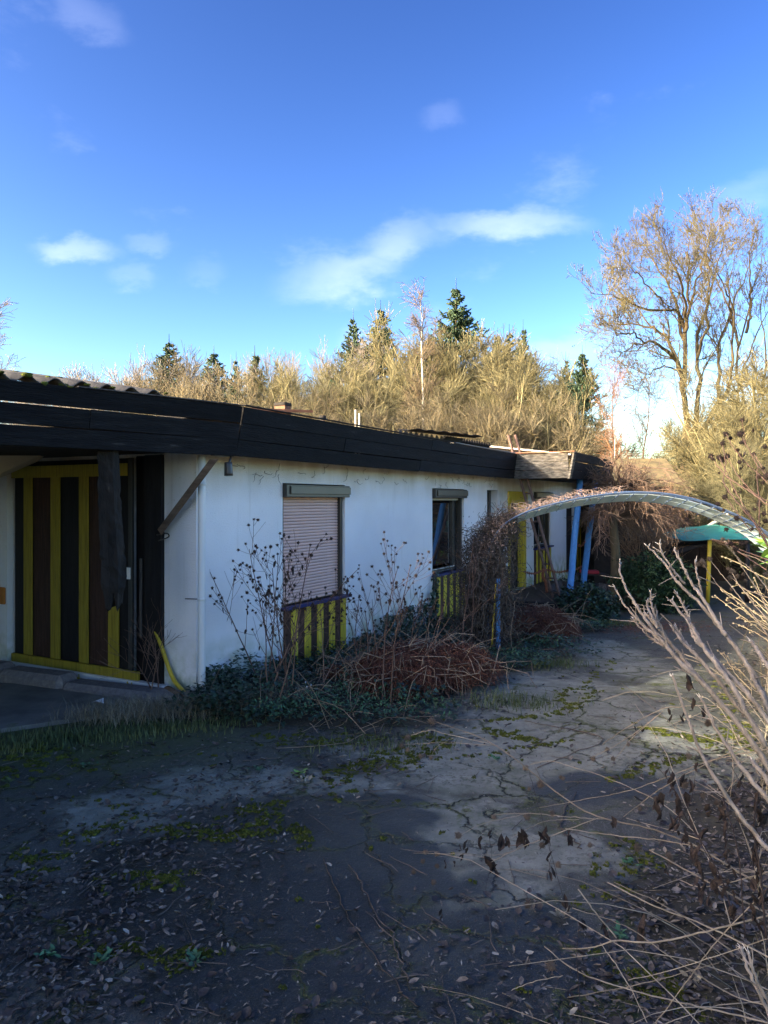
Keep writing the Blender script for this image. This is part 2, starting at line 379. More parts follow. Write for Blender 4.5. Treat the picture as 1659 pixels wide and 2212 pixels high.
    vo2 = N_.new('ShaderNodeTexVoronoi'); vo2.feature = 'DISTANCE_TO_EDGE'; vo2.inputs['Scale'].default_value = 5.; L.new(va.outputs[0], vo2.inputs['Vector'])
    crack2 = mt('MULTIPLY', ramp(vo2.outputs['Distance'], .02, .004), ramp(noise(1.1, 3, .5, 51).outputs['Fac'], .52, .62))
    crack = mt('MAXIMUM', crack, mt('MULTIPLY', crack2, .7))
    mm = mt('ADD', vo.outputs['Distance'], mt('MULTIPLY', mt('SUBTRACT', noise(17, 5, .7, 101).outputs['Fac'], .5), .22))
    mm = mt('MULTIPLY', ramp(mm, .045, .012), ramp(noise(.75, 4, .6, 111).outputs['Fac'], .44, .56))
    c = mix(mt('MULTIPLY', mm, .85), c, mix(ramp(fine, .35, .65), (.035, .045, .008), (.10, .115, .018)))
    c = mix(mt('MULTIPLY', crack, .9), c, (.008, .009, .006))
    # beyond the yard: meadow
    far = mt('MAXIMUM', ramp(sp.outputs[1], 24, 30), mt('MAXIMUM', ramp(sp.outputs[0], 9, 12), ramp(sp.outputs[0], -16, -22)))
    c = mix(far, c, (.14, .13, .05))
    L.new(c, b.inputs['Base Color'])
    b.inputs['Specular IOR Level'].default_value = .35
    rg = mt('SUBTRACT', .82, mt('MULTIPLY', wet, .42)); L.new(rg, b.inputs['Roughness'])
    hgt = mt('SUBTRACT', mt('ADD', mt('MULTIPLY', fine, .35), mt('MULTIPLY', noise(12, 5, .6, 61).outputs['Fac'], .6)), mt('MULTIPLY', crack, 1.2))
    hgt = mt('ADD', hgt, mt('MULTIPLY', pale, .25)); hgt = mt('ADD', hgt, mt('MULTIPLY', grit, .5))
    bp = N_.new('ShaderNodeBump'); bp.inputs['Strength'].default_value = .9; bp.inputs['Distance'].default_value = .014
    L.new(hgt, bp.inputs['Height']); L.new(bp.outputs[0], b.inputs['Normal'])
    return m
M_asphalt = asphalt_mat()

# ------------------------------------------------------------------ mesh helpers
def link(name, me, parent=None):
    o = bpy.data.objects.new(name, me); COL.objects.link(o)
    if parent is not None: o.parent = parent
    return o
def mk(name, V, Fc, m, parent=None, smooth=False, rnd=None, bevel=0.0):
    """V (n,3); Fc: array (m,k) or list of faces"""
    me = bpy.data.meshes.new(name)
    V = np.asarray(V, np.float32)
    if isinstance(Fc, np.ndarray):
        k = Fc.shape[1]
        me.vertices.add(len(V)); me.vertices.foreach_set('co', V.ravel())
        me.loops.add(Fc.size); me.loops.foreach_set('vertex_index', Fc.astype(np.int32).ravel())
        me.polygons.add(len(Fc)); me.polygons.foreach_set('loop_start', np.arange(0, Fc.size, k, dtype=np.int32))
        me.polygons.foreach_set('loop_total', np.full(len(Fc), k, np.int32))
        me.update(calc_edges=True)
    else:
        me.from_pydata([tuple(map(float, v)) for v in V], [], Fc); me.update()
    if smooth: me.polygons.foreach_set('use_smooth', np.ones(len(me.polygons), bool))
    if rnd is not None:
        a = me.attributes.new('rnd', 'FLOAT', 'POINT'); a.data.foreach_set('value', np.asarray(rnd, np.float32))
    me.materials.append(m)
    o = link(name, me, parent)
    if bevel:
        b = o.modifiers.new('bevel', 'BEVEL'); b.width = bevel; b.segments = 1; b.limit_method = 'ANGLE'
    return o
BF = [(0, 1, 2, 3), (4, 7, 6, 5), (0, 4, 5, 1), (1, 5, 6, 2), (2, 6, 7, 3), (3, 7, 4, 0)]
def hexa(name, P, m, parent=None, bevel=0.0):
    """P: 8 corners, 0-3 bottom loop, 4-7 top loop"""
    c = sum((Vector(p) for p in P), Vector()) / 8
    n = (Vector(P[1]) - Vector(P[0])).cross(Vector(P[3]) - Vector(P[0]))
    up = (Vector(P[4]) - Vector(P[0]))
    f = BF if n.dot(up) < 0 else [tuple(reversed(q)) for q in BF]
    return mk(name, [tuple(p) for p in P], f, m, parent, bevel=bevel)
def box(name, x0, x1, y0, y1, z0, z1, m, parent=None, bevel=0.0):
    return hexa(name, [(x0, y0, z0), (x1, y0, z0), (x1, y1, z0), (x0, y1, z0), (x0, y0, z1), (x1, y0, z1), (x1, y1, z1), (x0, y1, z1)], m, parent, bevel)
def join(parts):
    Vs, Fs, o = [], [], 0
    for V, f in parts:
        V = np.asarray(V, float); Vs.append(V); Fs += [tuple(int(i) + o for i in q) for q in f]; o += len(V)
    return np.concatenate(Vs), Fs
def tubegeo(P, R, sides=3, cap=False):
    """P (M,K,3) R (M,K) -> verts, quad faces"""
    P = np.asarray(P, float); R = np.asarray(R, float)
    M_, K, _ = P.shape
    T = np.gradient(P, axis=1)
    T /= np.linalg.norm(T, axis=2, keepdims=True) + 1e-9
    ref = np.zeros((M_, 1, 3)); mean = T.mean(1)
    ax = np.argmin(np.abs(mean), axis=1); ref[np.arange(M_), 0, ax] = 1
    A = np.cross(T, np.broadcast_to(ref, T.shape)); A /= np.linalg.norm(A, axis=2, keepdims=True) + 1e-9
    B = np.cross(T, A)
    ang = np.arange(sides) * 2 * np.pi / sides
    V = P[:, :, None, :] + R[:, :, None, None] * (np.cos(ang)[None, None, :, None] * A[:, :, None, :] + np.sin(ang)[None, None, :, None] * B[:, :, None, :])
    V = V.reshape(-1, 3)
    i = np.arange(M_)[:, None, None] * K * sides; k = np.arange(K - 1)[None, :, None] * sides; j = np.arange(sides)[None, None, :]; j2 = (j + 1) % sides
    a = i + k + j; b = i + k + j2; c = i + k + sides + j2; d = i + k + sides + j
    Fq = np.stack([a, d, c, b], -1).reshape(-1, 4)
    return V, Fq
def tubes(name, groups, m, parent=None, sides=3, smooth=True, rng=RNG, caps=False):
    Vs, Fs, Rn, o = [], [], [], 0
    for P, R in groups:
        V, Fq = tubegeo(P, R, sides); Vs.append(V); Fs.append(Fq + o); o += len(V)
        Rn.append(np.repeat(rng.random(len(P)), P.shape[1] * sides))
    return mk(name, np.concatenate(Vs), np.concatenate(Fs), m, parent, smooth, np.concatenate(Rn))
def spline(pts, k):
    """Catmull-Rom through pts, k samples"""
    P = np.asarray(pts, float)
    if len(P) == 2: P = np.array([P[0], (P[0] + P[1]) / 2, P[1]])
    E = np.vstack([2 * P[0] - P[1], P, 2 * P[-1] - P[-2]])
    t = np.linspace(0, len(P) - 1 - 1e-6, k); i = t.astype(int); f = (t - i)[:, None]
    p0, p1, p2, p3 = E[i], E[i + 1], E[i + 2], E[i + 3]
    return .5 * ((2 * p1) + (p2 - p0) * f + (2 * p0 - 5 * p1 + 4 * p2 - p3) * f ** 2 + (3 * p1 - p0 - 3 * p2 + p3) * f ** 3)
def tube1(name, pts, r0, r1, m, parent=None, sides=8, k=None, wob=0.0, rng=RNG):
    k = k or max(6, len(pts) * 4)
    P = spline(pts, k)
    if wob: P[1:-1] += rng.normal(0, wob, (k - 2, 3))
    R = np.linspace(r0, r1, k)
    V, Fq = tubegeo(P[None], R[None], sides)
    n = len(V)
    V = np.vstack([V, P[0], P[-1]])
    fs = [tuple(q) for q in Fq.tolist()] + [(j, (j + 1) % sides, n) for j in range(sides)] + [(n - sides + (j + 1) % sides, n - sides + j, n + 1) for j in range(sides)]
    return mk(name, V, fs, m, parent, True)
def grow(P, R, cnt, t0, t1, ang, ln, K, up, wob, rs, rend, rng, droop=None, scale_t=.5):
    M_, K0, _ = P.shape
    n = M_ * cnt; pi = np.repeat(np.arange(M_), cnt)
    t = rng.uniform(t0, t1, n); x = t * (K0 - 1); i = np.minimum(x.astype(int), K0 - 2); f = (x - i)[:, None]
    a = P[pi, i]; b = P[pi, i + 1]
    p = a + (b - a) * f; T = b - a; T /= np.linalg.norm(T, axis=1, keepdims=True) + 1e-9
    r = R[pi, i] * (1 - f[:, 0]) + R[pi, i + 1] * f[:, 0]
    rv = rng.normal(size=(n, 3)); Q = np.cross(T, rv); Q /= np.linalg.norm(Q, axis=1, keepdims=True) + 1e-9
    an = np.radians(rng.uniform(ang[0], ang[1], n))[:, None]
    d = np.cos(an) * T + np.sin(an) * Q
    L = rng.uniform(ln[0], ln[1], n) * (1 - scale_t * t)
    out = np.empty((n, K, 3)); out[:, 0] = p; st = (L / (K - 1))[:, None]
    for k in range(1, K):
        d = d + np.array([0, 0, up]) / K + rng.normal(0, wob, (n, 3))
        d /= np.linalg.norm(d, axis=1, keepdims=True) + 1e-9
        p = p + d * st; out[:, k] = p
    r0 = np.maximum(r * rs, rend)
    Rr = r0[:, None] + (rend - r0[:, None]) * np.linspace(0, 1, K)[None, :]
    return out, Rr
def rotmats(head, tilt, roll):
    ch, sh = np.cos(head), np.sin(head); ct, st = np.cos(tilt), np.sin(tilt); cr, sr = np.cos(roll), np.sin(roll)
    n = len(head); Rz = np.zeros((n, 3, 3)); Ry = np.zeros((n, 3, 3)); Rx = np.zeros((n, 3, 3))
    Rz[:, 0, 0] = ch; Rz[:, 0, 1] = -sh; Rz[:, 1, 0] = sh; Rz[:, 1, 1] = ch; Rz[:, 2, 2] = 1
    Ry[:, 0, 0] = ct; Ry[:, 0, 2] = st; Ry[:, 2, 0] = -st; Ry[:, 2, 2] = ct; Ry[:, 1, 1] = 1
    Rx[:, 1, 1] = cr; Rx[:, 1, 2] = -sr; Rx[:, 2, 1] = sr; Rx[:, 2, 2] = cr; Rx[:, 0, 0] = 1
    return Rz @ Ry @ Rx
def scattergeo(T, TF, C, Rm, S):
    """template T (t,3), faces TF (f,k) -> verts, faces"""
    T = np.asarray(T, float); TF = np.asarray(TF, int); C = np.asarray(C, float)
    S = np.asarray(S, float); S = S[:, None] if S.ndim == 1 else S
    V = np.einsum('nij,ntj->nti', Rm, T[None] * S[:, None, :]) + C[:, None]
    Fc = TF[None] + (np.arange(len(C)) * len(T))[:, None, None]
    return V.reshape(-1, 3), Fc.reshape(-1, TF.shape[1])
def scatter(name, T, TF, C, Rm, S, m, parent=None, rng=RNG, smooth=False):
    V, Fc = scattergeo(T, TF, C, Rm, S)
    return mk(name, V, Fc, m, parent, smooth, np.repeat(rng.random(len(C)), len(T)))
# leaf templates (length along x)
LEAF = [(0, 0, 0), (.3, .22, .05), (.3, 0, 0), (.3, -.22, .05), (.7, .18, .09), (.7, 0, .03), (.7, -.18, .09), (1, 0, .10)]
LEAF_F = [(0, 2, 1), (0, 3, 2), (1, 2, 5), (1, 5, 4), (2, 3, 6), (2, 6, 5), (4, 5, 7), (5, 6, 7)]
LEAFS = [(0, 0, 0), (.5, .16, .04), (.5, -.16, .04), (1, 0, 0)]
LEAFS_F = [(0, 2, 1), (1, 2, 3)]
IVY = [(0, 0, 0), (.25, .42, .05), (.45, .22, .02), (.95, 0, -.08), (.45, -.22, .02), (.25, -.42, .05)]
IVY_F = [(0, 2, 1), (0, 3, 2), (0, 4, 3), (0, 5, 4)]
BLADE = [(0, .5, 0), (0, -.5, 0), (.06, .35, .5), (.06, -.35, .5), (.3, 0, 1.0)]
BLADE_F = [(0, 1, 3), (0, 3, 2), (2, 3, 4)]
def tag(o, label, cat, group=None):
    o['label'] = label; o['category'] = cat
    if group: o['group'] = group
    return o
def empty(name, loc, rz=0.0):
    o = bpy.data.objects.new(name, None); COL.objects.link(o); o.location = loc; o.rotation_euler = (0, 0, rz); o.empty_display_size = .2
    return o
def thing(name, label, cat, loc=(0, 0, 0), rz=0.0, group=None): return tag(empty(name, loc, rz), label, cat, group)
def struct(o): o['kind'] = 'structure'; return o
def stuff(o): o['kind'] = 'stuff'; return o
def ico(sub=1):
    import bmesh
    bm = bmesh.new(); bmesh.ops.create_icosphere(bm, subdivisions=sub, radius=1.0)
    V = np.array([v.co[:] for v in bm.verts]); Fc = np.array([[v.index for v in f.verts] for f in bm.faces]); bm.free()
    return V, Fc
ICO1 = ico(1); ICO2 = ico(2); ICO3 = ico(3)

# ------------------------------------------------------------------ ground
xs = np.unique(np.round(np.concatenate([[-900, -400, -150, -60, -30], np.arange(-14, 14.01, .2), [30, 60, 150, 400, 900]]), 3))
ys = np.unique(np.round(np.concatenate([[-900, -300, -80, -20], np.arange(-6, 30.01, .2), [40, 60, 120, 300, 900]]), 3))
X, Y = np.meshgrid(xs, ys); Z = gz_(X, Y)
lump = (np.sin(X * 1.7 + Y * .9) * np.cos(Y * 1.3 - X * .6) + .5 * np.sin(X * 4.1 - Y * 2.3)) * .010
Z = Z + np.where(np.abs(X) < 14, lump, 0) * (Y < 29)
def zground(x, y):
    return gz_(x, y) + (np.sin(x * 1.7 + y * .9) * np.cos(y * 1.3 - x * .6) + .5 * np.sin(x * 4.1 - y * 2.3)) * .010
nx, ny = len(xs), len(ys)
idx = (np.arange(ny - 1)[:, None] * nx + np.arange(nx - 1)[None]).ravel()
ground = struct(mk('ground', np.stack([X, Y, Z], -1).reshape(-1, 3), np.stack([idx, idx + 1, idx + nx + 1, idx + nx], -1), M_asphalt, smooth=True))

def sheet(name, f_in, n0, n1, s0, s1, ds, m, hfun):
    """irregular strip in wall coordinates"""
    S = np.arange(s0, s1 + ds / 2, ds); Nn = np.linspace(0, 1, 16)
    V = []
    for s in S:
        a, b = n0(s), n1(s)
        for t in Nn:
            n = a + (b - a) * t; p = wp(s, n, 0)
            V.append((p.x, p.y, float(zground(p.x, p.y)) + hfun(s, t)))
    k = len(Nn); i = (np.arange(len(S) - 1)[:, None] * k + np.arange(k - 1)[None]).ravel()
    return mk(name, V, np.stack([i, i + 1, i + k + 1, i + k], -1)[:, ::-1].copy(), m, smooth=True)
def bed_edge(s): return 1.75 + .35 * math.sin(s * 1.9 + 1) + .15 * math.sin(s * 5.3) + (.35 if 1.5 < s < 6.5 else 0) - (max(0, .3 - s) * .9)
bed = struct(sheet('soil_bed', None, lambda s: .02, bed_edge, -.6, 13, .15, M_soil, lambda s, t: .10 * min(1, max(0, (s + .6) / .9)) * math.sin(math.pi * min(1, t * .9 + .1)) ** .6 * (1 if t < .98 else 0) + (-.02 if t > .99 or s < -.55 else 0)))
def verge_edge(s): return 4.35 + .25 * math.sin(s * 1.3) + .12 * math.sin(s * 4.7)
verge = struct(sheet('overgrown_verge', None, verge_edge, lambda s: 11.0, -5, 17, .25, M_soil, lambda s, t: .0 if t < .01 else min(.25, t * 1.2)))
def surf(x, y):
    x = np.asarray(x, float); y = np.asarray(y, float)
    s_ = (x - P0.x) * D.x + (y - P0.y) * D.y; n_ = (x - P0.x) * N.x + (y - P0.y) * N.y
    be = 1.75 + .35 * np.sin(s_ * 1.9 + 1) + .15 * np.sin(s_ * 5.3) + np.where((s_ > 1.5) & (s_ < 6.5), .35, 0) - np.maximum(0, .3 - s_) * .9
    t = np.clip((n_ - .02) / (be - .02), 0, 2); hb_ = np.where((t < .98) & (s_ > -.6) & (n_ > 0), .10 * np.clip((s_ + .6) / .9, 0, 1) * np.sin(np.pi * np.clip(t * .9 + .1, 0, 1)) ** .6, 0)
    ve = 4.35 + .25 * np.sin(s_ * 1.3) + .12 * np.sin(s_ * 4.7); tv = (n_ - ve) / (11 - ve)
    return zground(x, y) + hb_ + np.where(tv > 0, np.minimum(.25, tv * 1.2), 0)
# concrete slab under the porch roof
pl = [gnd(-400, 1640), gnd(-400, 1480), gnd(60, 1484), gnd(270, 1518), gnd(250, 1545), gnd(90, 1570)]
sv = [(p.x, p.y, .03) for p in pl] + [(p.x, p.y, -.05) for p in pl]
M_slab = mat('mossy_concrete', (.11, .105, .09), (.19, .18, .15), 3, .9, .5, c3=(.10, .12, .03))
struct(mk('porch_slab', sv, [tuple(range(5, -1, -1))] + [(i, (i + 1) % 6, (i + 1) % 6 + 6, i + 6) for i in range(6)], M_slab))

# ------------------------------------------------------------------ house (local frame: x along wall, y = -n, z up)
house = thing('bungalow', 'long flat roofed white bungalow with black fascia boards and yellow striped panels under its windows', 'house', P0, ANG)
def hb(name, s0, s1, n0, n1, z0, z1, m, parent=house, bevel=0.0): return box(name, s0, s1, -n1, -n0, z0, z1, m, parent, bevel)
ZB = -.45; WT = 2.24
W1 = (1.323, 2.60, .66, 1.98); W2 = (5.17, 6.44, .66, 1.98); W3 = (7.56, 8.13, 1.41, 1.98); DO = (8.72, 9.85, -.02, 1.93); W4 = (10.44, 11.75, .76, 1.98); DO2 = (13.2, 13.95, -.02, 1.85)
ops = [W1, W2, W3, DO, W4, DO2]
# front wall with real openings
parts = []
def bx(s0, s1, n0, n1, z0, z1):
    return ([(s0, -n1, z0), (s1, -n1, z0), (s1, -n0, z0), (s0, -n0, z0), (s0, -n1, z1), (s1, -n1, z1), (s1, -n0, z1), (s0, -n0, z1)], [tuple(reversed(q)) for q in BF] if False else [(3, 2, 1, 0), (4, 5, 6, 7), (0, 1, 5, 4), (1, 2, 6, 5), (2, 3, 7, 6), (3, 0, 4, 7)])
xs_ = [0.10]
for (a, b, c, d) in ops: xs_ += [a, b]
xs_ += [20.0]
for k in range(0, len(xs_), 2): parts.append(bx(xs_[k], xs_[k + 1], -.25, 0, ZB, WT))
for (a, b, c, d) in ops:
    parts.append(bx(a, b, -.25, 0, ZB, c)); parts.append(bx(a, b, -.25, 0, d, WT))
V, Fc = join(parts); mk('front_wall', V, Fc, M_wall, house)
hb('end_wall', .0, .10, -.385, .004, ZB, WT, M_wall)           # plaster beside the downpipe
hb('end_wall', .06, .16, -3.4, -.385, ZB, WT, M_wall)
hb('back_wall', -7, 20, -6.3, -6.0, ZB, 2.4, M_white)
hb('interior_wall', .2, 20, -.9, -.8, ZB, 2.2, M_interior)
hb('porch_back_wall', -10.3, .0, -3.5, -3.4, ZB, 2.5, M_white)  # unseen wall closing the porch, put in to reduce the light there
hb('added_shade_wing', -20, -8.2, -6.3, .32, ZB, 5.2, M_white)  # unseen wing, added to shade the foreground

# fascia boards : flared outwards at the top
ZF0, ZF1, FL = 2.19, 2.64, .10
def fascia_run(p0, p1, m, joints, nrow=3, out=None, z0=ZF0, z1=ZF1, flare=FL, seed=0, jag=.006):
    rg = random.Random(seed)
    p0 = Vector((*p0, 0)); p1 = Vector((*p1, 0)); d = (p1 - p0).normalized(); o = out or Vector((d.y, -d.x, 0))
    Lh = (p1 - p0).length
    for r in range(nrow):
        za = z0 + (z1 - z0) * r / nrow; zb = z0 + (z1 - z0) * (r + 1) / nrow - .007
        fa = flare * r / nrow; fb = flare * (r + 1) / nrow
        js = [0] + [j + rg.uniform(-.25, .25) for j in joints[r % len(joints)]] + [Lh]
        for a, b in zip(js[:-1], js[1:]):
            a2, b2 = a + (.003 if a else 0), b - (.003 if b < Lh else 0)
            j1, j2 = rg.uniform(-jag, jag), rg.uniform(-jag, jag); pr = rg.uniform(0, .006)
            q = []
            for (t, jj) in ((a2, j1), (b2, j2)):
                pass
            A0 = p0 + d * a2 + o * (fa + pr); B0 = p0 + d * b2 + o * (fa + pr); A1 = p0 + d * a2 + o * (fb + pr - .004); B1 = p0 + d * b2 + o * (fb + pr - .004)
            th = o * -.026
            P = [A0 + Vector((0, 0, za + j1)), B0 + Vector((0, 0, za + j2)), B0 + th + Vector((0, 0, za + j2)), A0 + th + Vector((0, 0, za + j1)),
                 A1 + Vector((0, 0, zb + j1)), B1 + Vector((0, 0, zb + j2)), B1 + th + Vector((0, 0, zb + j2)), A1 + th + Vector((0, 0, zb + j1))]
            hexa('fascia_board', P, m, house, .003)
A = (.133, -.35); L2 = (-6.6, 1.40 + .0)
Ld = Vector((-1.92, .52)); Lend = Vector(A) + Ld * 1.28; E1 = (-2.62, -.14)
fascia_run((Lend.x, Lend.y), A, M_fascia, [[], [1.3], []], seed=1)
fascia_run(E1, (Lend.x, Lend.y), M_fascia, [[], [], []], seed=8)
fascia_run((-10.3, -.14), E1, M_fascia, [[3.], [5.], [4.]], seed=9)  # unseen roofline bent outward, shaped to set the shadow edge on the ground
fascia_run(A, (8.02, -.35), M_fascia, [[3.6], [1.9, 5.4], [4.1]], seed=2)
fascia_run((8.02, -.35), (8.02, -1.37), M_fascia_grey, [[], [], []], seed=3, flare=.12, jag=.004)
fascia_run((8.02, -1.37), (11.6, -1.37), M_fascia, [[1.9], [2.4], [1.4]], seed=4, flare=.12)
fascia_run((11.6, -.45), (20.0, -.45), M_fascia, [[4.], [3.], [5.]], seed=5)
# corner post trim of the canopy, pale edge strip
hexa('corner_trim', [(7.99, -1.38, 2.18), (8.03, -1.41, 2.18), (8.06, -1.36, 2.18), (8.02, -1.34, 2.18), (7.87, -1.50, 2.65), (7.91, -1.53, 2.65), (7.94, -1.49, 2.65), (7.90, -1.46, 2.65)], M_fascia_grey, house)
hb('roof_edge_strip', 7.86, 7.93, .42, 1.50, 2.645, 2.66, M_rustsheet)
def edge_strip(p0, p1, m=M_darkmetal, z=2.642, w=.05):
    p0 = Vector((*p0, 0)); p1 = Vector((*p1, 0)); d = (p1 - p0).normalized(); o = Vector((d.y, -d.x, 0))
    a = o * .112; b = o * (.112 - w)
    hexa('roof_edge_strip', [p0 + a + Vector((0, 0, z)), p1 + a + Vector((0, 0, z)), p1 + b + Vector((0, 0, z)), p0 + b + Vector((0, 0, z)),
                             p0 + a + Vector((0, 0, z + .008)), p1 + a + Vector((0, 0, z + .008)), p1 + b + Vector((0, 0, z + .008)), p0 + b + Vector((0, 0, z + .008))], m, house)
edge_strip((-1.3, .04), A, M_log, 2.638); edge_strip(A, (5.0, -.35), M_tar); edge_strip((5.0, -.35), (8.0, -.35), M_feltpale, 2.64, .09)
edge_strip((8.1, -1.37), (11.6, -1.37), M_tar)
# soffit
hb('soffit', .133, 20, -.1, .33, 2.235, 2.25, M_darkwood)
mk('soffit', [(-10.3, -.10, 2.24), (-2.62, -.10, 2.24), (Lend.x, Lend.y + .03, 2.24), (A[0], A[1] + .03, 2.24), (.133, 0, 2.24), (.133, 3.4, 2.24), (-10.3, 3.4, 2.24)], [(0, 1, 2, 3, 4, 5, 6)], M_darkwood, house)
hb('soffit', 8.03, 11.6, .33, 1.35, 2.20, 2.22, M_darkwood)
# roof sheets
def plate(name, P, th, m, parent=house):
    n = (Vector(P[1]) - Vector(P[0])).cross(Vector(P[2]) - Vector(P[0])).normalized() * th
    return hexa(name, [Vector(p) - n for p in P] + [Vector(p) for p in P], m, parent)
plate('roof', [(.1, -.38, 2.60), (8.0, -.38, 2.60), (8.0, 6.2, 2.62), (.1, 6.2, 2.62)], .04, M_tar)
plate('roof', [(8.02, -1.40, 2.62), (11.6, -1.40, 2.62), (11.6, 1.6, 3.06), (9.6, 1.6, 3.06), ][:4], .03, M_feltpale)
plate('roof', [(8.02, 1.0, 2.60), (20, .4, 2.60), (20, 6.2, 2.62), (8.02, 6.2, 2.62)], .04, M_tar)
plate('roof', [(-20.1, -.4, 5.2), (-8.2, -.4, 5.2), (-8.2, 6.4, 5.3), (-20.1, 6.4, 5.3)], .1, M_tar)  # roof of the unseen wing added for shade
hb('roof_edge_strip', 8.1, 11.6, -1.62, -1.56, 3.03, 3.07, M_feltpale)
# corrugated mossy sheets over the porch, wavy end shows above the fascia
def corr(name, s0, s1, y0f, y1, z0, z1, m, pitch=.19, amp=.03, ext=.0, thick=.008, seed=0, ragged=0.0, parent=house, rows=10):
    rg = np.random.default_rng(seed)
    S = np.arange(s0, s1, pitch / 12); k = rows
    V = []
    rag = rg.random(len(S) // 12 + 2) * ragged
    for j in range(k):
        t = j / (k - 1)
        for i, s in enumerate(S):
            ya = y0f(s) + (rag[i // 12] if ragged else 0)
            V.append((s, ya + (y1 - ya) * t, z0 + (z1 - z0) * t + amp * math.sin(2 * math.pi * s / pitch)))
    n = len(S); V = np.array(V); V2 = V.copy(); V2[:, 2] -= thick
    i = (np.arange(k - 1)[:, None] * n + np.arange(n - 1)[None]).ravel()
    q = np.stack([i, i + 1, i + n + 1, i + n], -1)
    Fq = np.concatenate([q, q[:, ::-1] + len(V), np.stack([np.arange(n - 1), np.arange(n - 1) + len(V), np.arange(1, n) + len(V), np.arange(1, n)], -1)])
    return mk(name, np.vstack([V, V2]), Fq, m, parent, True)
def yl(s):
    if s < -2.62: return -.20
    if s < Lend.x: return -.20 + (s + 2.62) / (Lend.x + 2.62) * (Lend.y + .20 - .09)
    return A[1] + (A[0] - s) * (.52 / 1.92) - .09 if s < A[0] else A[1] - .09
for k, (a, b) in enumerate([(-10.2, -6.35), (-6.4, -4.2), (-4.25, -2.1), (-2.15, -.62)]):
    corr('corrugated_sheet', a, b, yl, 3.3, 2.655 + .003 * k, 3.25 + .003 * k, M_corr, seed=k, amp=.026)
# moss cushions on the corrugated sheets
C = []
for _ in range(420):
    s = random.uniform(-3.2, -.4); w = (s + .2) / -3.0
    if random.random() > max(.08, w * .6): continue
    y = yl(s) + random.random() ** 2 * 1.2
    C.append((s, y, 2.660 + (y - yl(s)) * .17 + .026 * math.sin(2 * math.pi * s / .19)))
C = np.array(C); nC = len(C)
V3, F3 = ICO2; Vn = V3 * (1 + RNG.normal(0, .12, (len(V3), 1)))
stuff(scatter('roof_moss', Vn, F3, C, rotmats(RNG.uniform(0, 6, nC), np.zeros(nC), np.zeros(nC)), np.stack([RNG.uniform(.012, .045, nC), RNG.uniform(.012, .045, nC), RNG.uniform(.006, .02, nC)], -1), M_moss, house, smooth=True))

# broken corrugated pieces lying on the roof
def rp(u, v, Yd):
    p = at(u, v, Yd) - P0
    return Vector((p.dot(D), -p.dot(N), p.z))
broken = thing('broken_roof_sheet_stack', 'pile of broken dark corrugated sheets lying on the roof behind the fascia', 'roof sheets', P0, ANG)
def corr_piece(a, b, dirv, m, pitch, amp, k=0, drop=.25):
    """strip from a to b (local), width along dirv"""
    a = Vector(a); b = Vector(b); d = b - a; L_ = d.length; n = int(L_ / pitch * 8)
    V = []
    rg = random.Random(k); rag = [rg.uniform(0, .12) for _ in range(n // 8 + 3)]
    for j in (0, 1, 2):
        for i in range(n + 1):
            p = a + d * (i / n) + Vector((0, 0, amp * math.sin(i / 8 * 2 * math.pi)))
            V.append(p + Vector(dirv) * (j / 2 * (1 - (rag[i // 8] if j == 2 else 0))) + (Vector((0, 0, -.02)) if j == 1 else Vector()))
    V = [tuple(v) for v in V]; m1 = len(V); V += [(x, y, z - .01) for x, y, z in V]
    i = (np.arange(2)[:, None] * (n + 1) + np.arange(n)[None]).ravel(); q = np.stack([i, i + 1, i + n + 2, i + n + 1], -1)
    e = np.arange(n); e2 = e + 2 * (n + 1)
    return mk('sheet', V, np.concatenate([q, q[:, ::-1] + m1, np.stack([e, e + m1, e + 1 + m1, e + 1], -1), np.stack([e2, e2 + 1, e2 + 1 + m1, e2 + m1], -1)]), m, broken, True)
corr_piece(rp(862, 930, 12.2), rp(962, 946, 12.9), (.05, .1, -.30), M_corr, .12, .03, 1)
corr_piece(rp(858, 927, 12.4), rp(1000, 942, 13.3), (-.1, -.45, -.02), M_tar, .25, .01, 2)
corr_piece(rp(960, 943, 13.1), rp(1062, 960, 14.6), (.05, .3, -.2), M_tar, .10, .03, 3)
plate('sheet', [rp(962, 943, 12.9), rp(1000, 948, 13.2), rp(990, 962, 13.1), rp(950, 958, 12.8)], .02, M_tar, broken)
# chimney under its rusty sheet
ch = thing('chimney', 'small brick chimney poking through a flat rusty metal sheet on the roof', 'chimney', P0, ANG)
c0 = rp(611, 878, 10.6)
box('stack', c0.x - .075, c0.x + .075, c0.y - .09, c0.y + .09, 2.5, c0.z + .0, M_brick, ch)
box('cap', c0.x - .085, c0.x + .085, c0.y - .10, c0.y + .10, c0.z + .0, c0.z + .05, M_tar, ch, .01)
a = rp(542, 881, 10.2); b = rp(676, 886, 10.6)
plate('cover_sheet', [a, b, b + Vector((-.1, .5, .02)), a + Vector((-.1, .5, .02))], .035, M_rustsheet, ch)
vp = thing('roof_vent', 'short grey vent pipe with cap standing on the flat roof right of the chimney', 'vent pipe', P0, ANG)
c1 = rp(697, 905, 11.2)
tube1('pipe', [(c1.x, c1.y, 2.55), (c1.x, c1.y, c1.z)], .035, .035, M_log, vp, k=4); tube1('cap', [(c1.x, c1.y, c1.z), (c1.x, c1.y, c1.z + .05)], .06, .05, M_tar, vp, k=3)
for k, (u, v) in enumerate([(768, 885), (776, 893)]):
    q = rp(u, v, 11.6); o = tube1('roof_rod', [(q.x, q.y, 2.5), (q.x, q.y, q.z)], .014, .014, M_pole, None, k=4)
    o.location = P0; o.rotation_euler = (0, 0, ANG)
    tag(o, ['taller thin pale rod standing on the roof, left one of two', 'shorter thin pale rod standing on the roof, right one of two'][k], 'rod', 'thin rods standing on the roof')

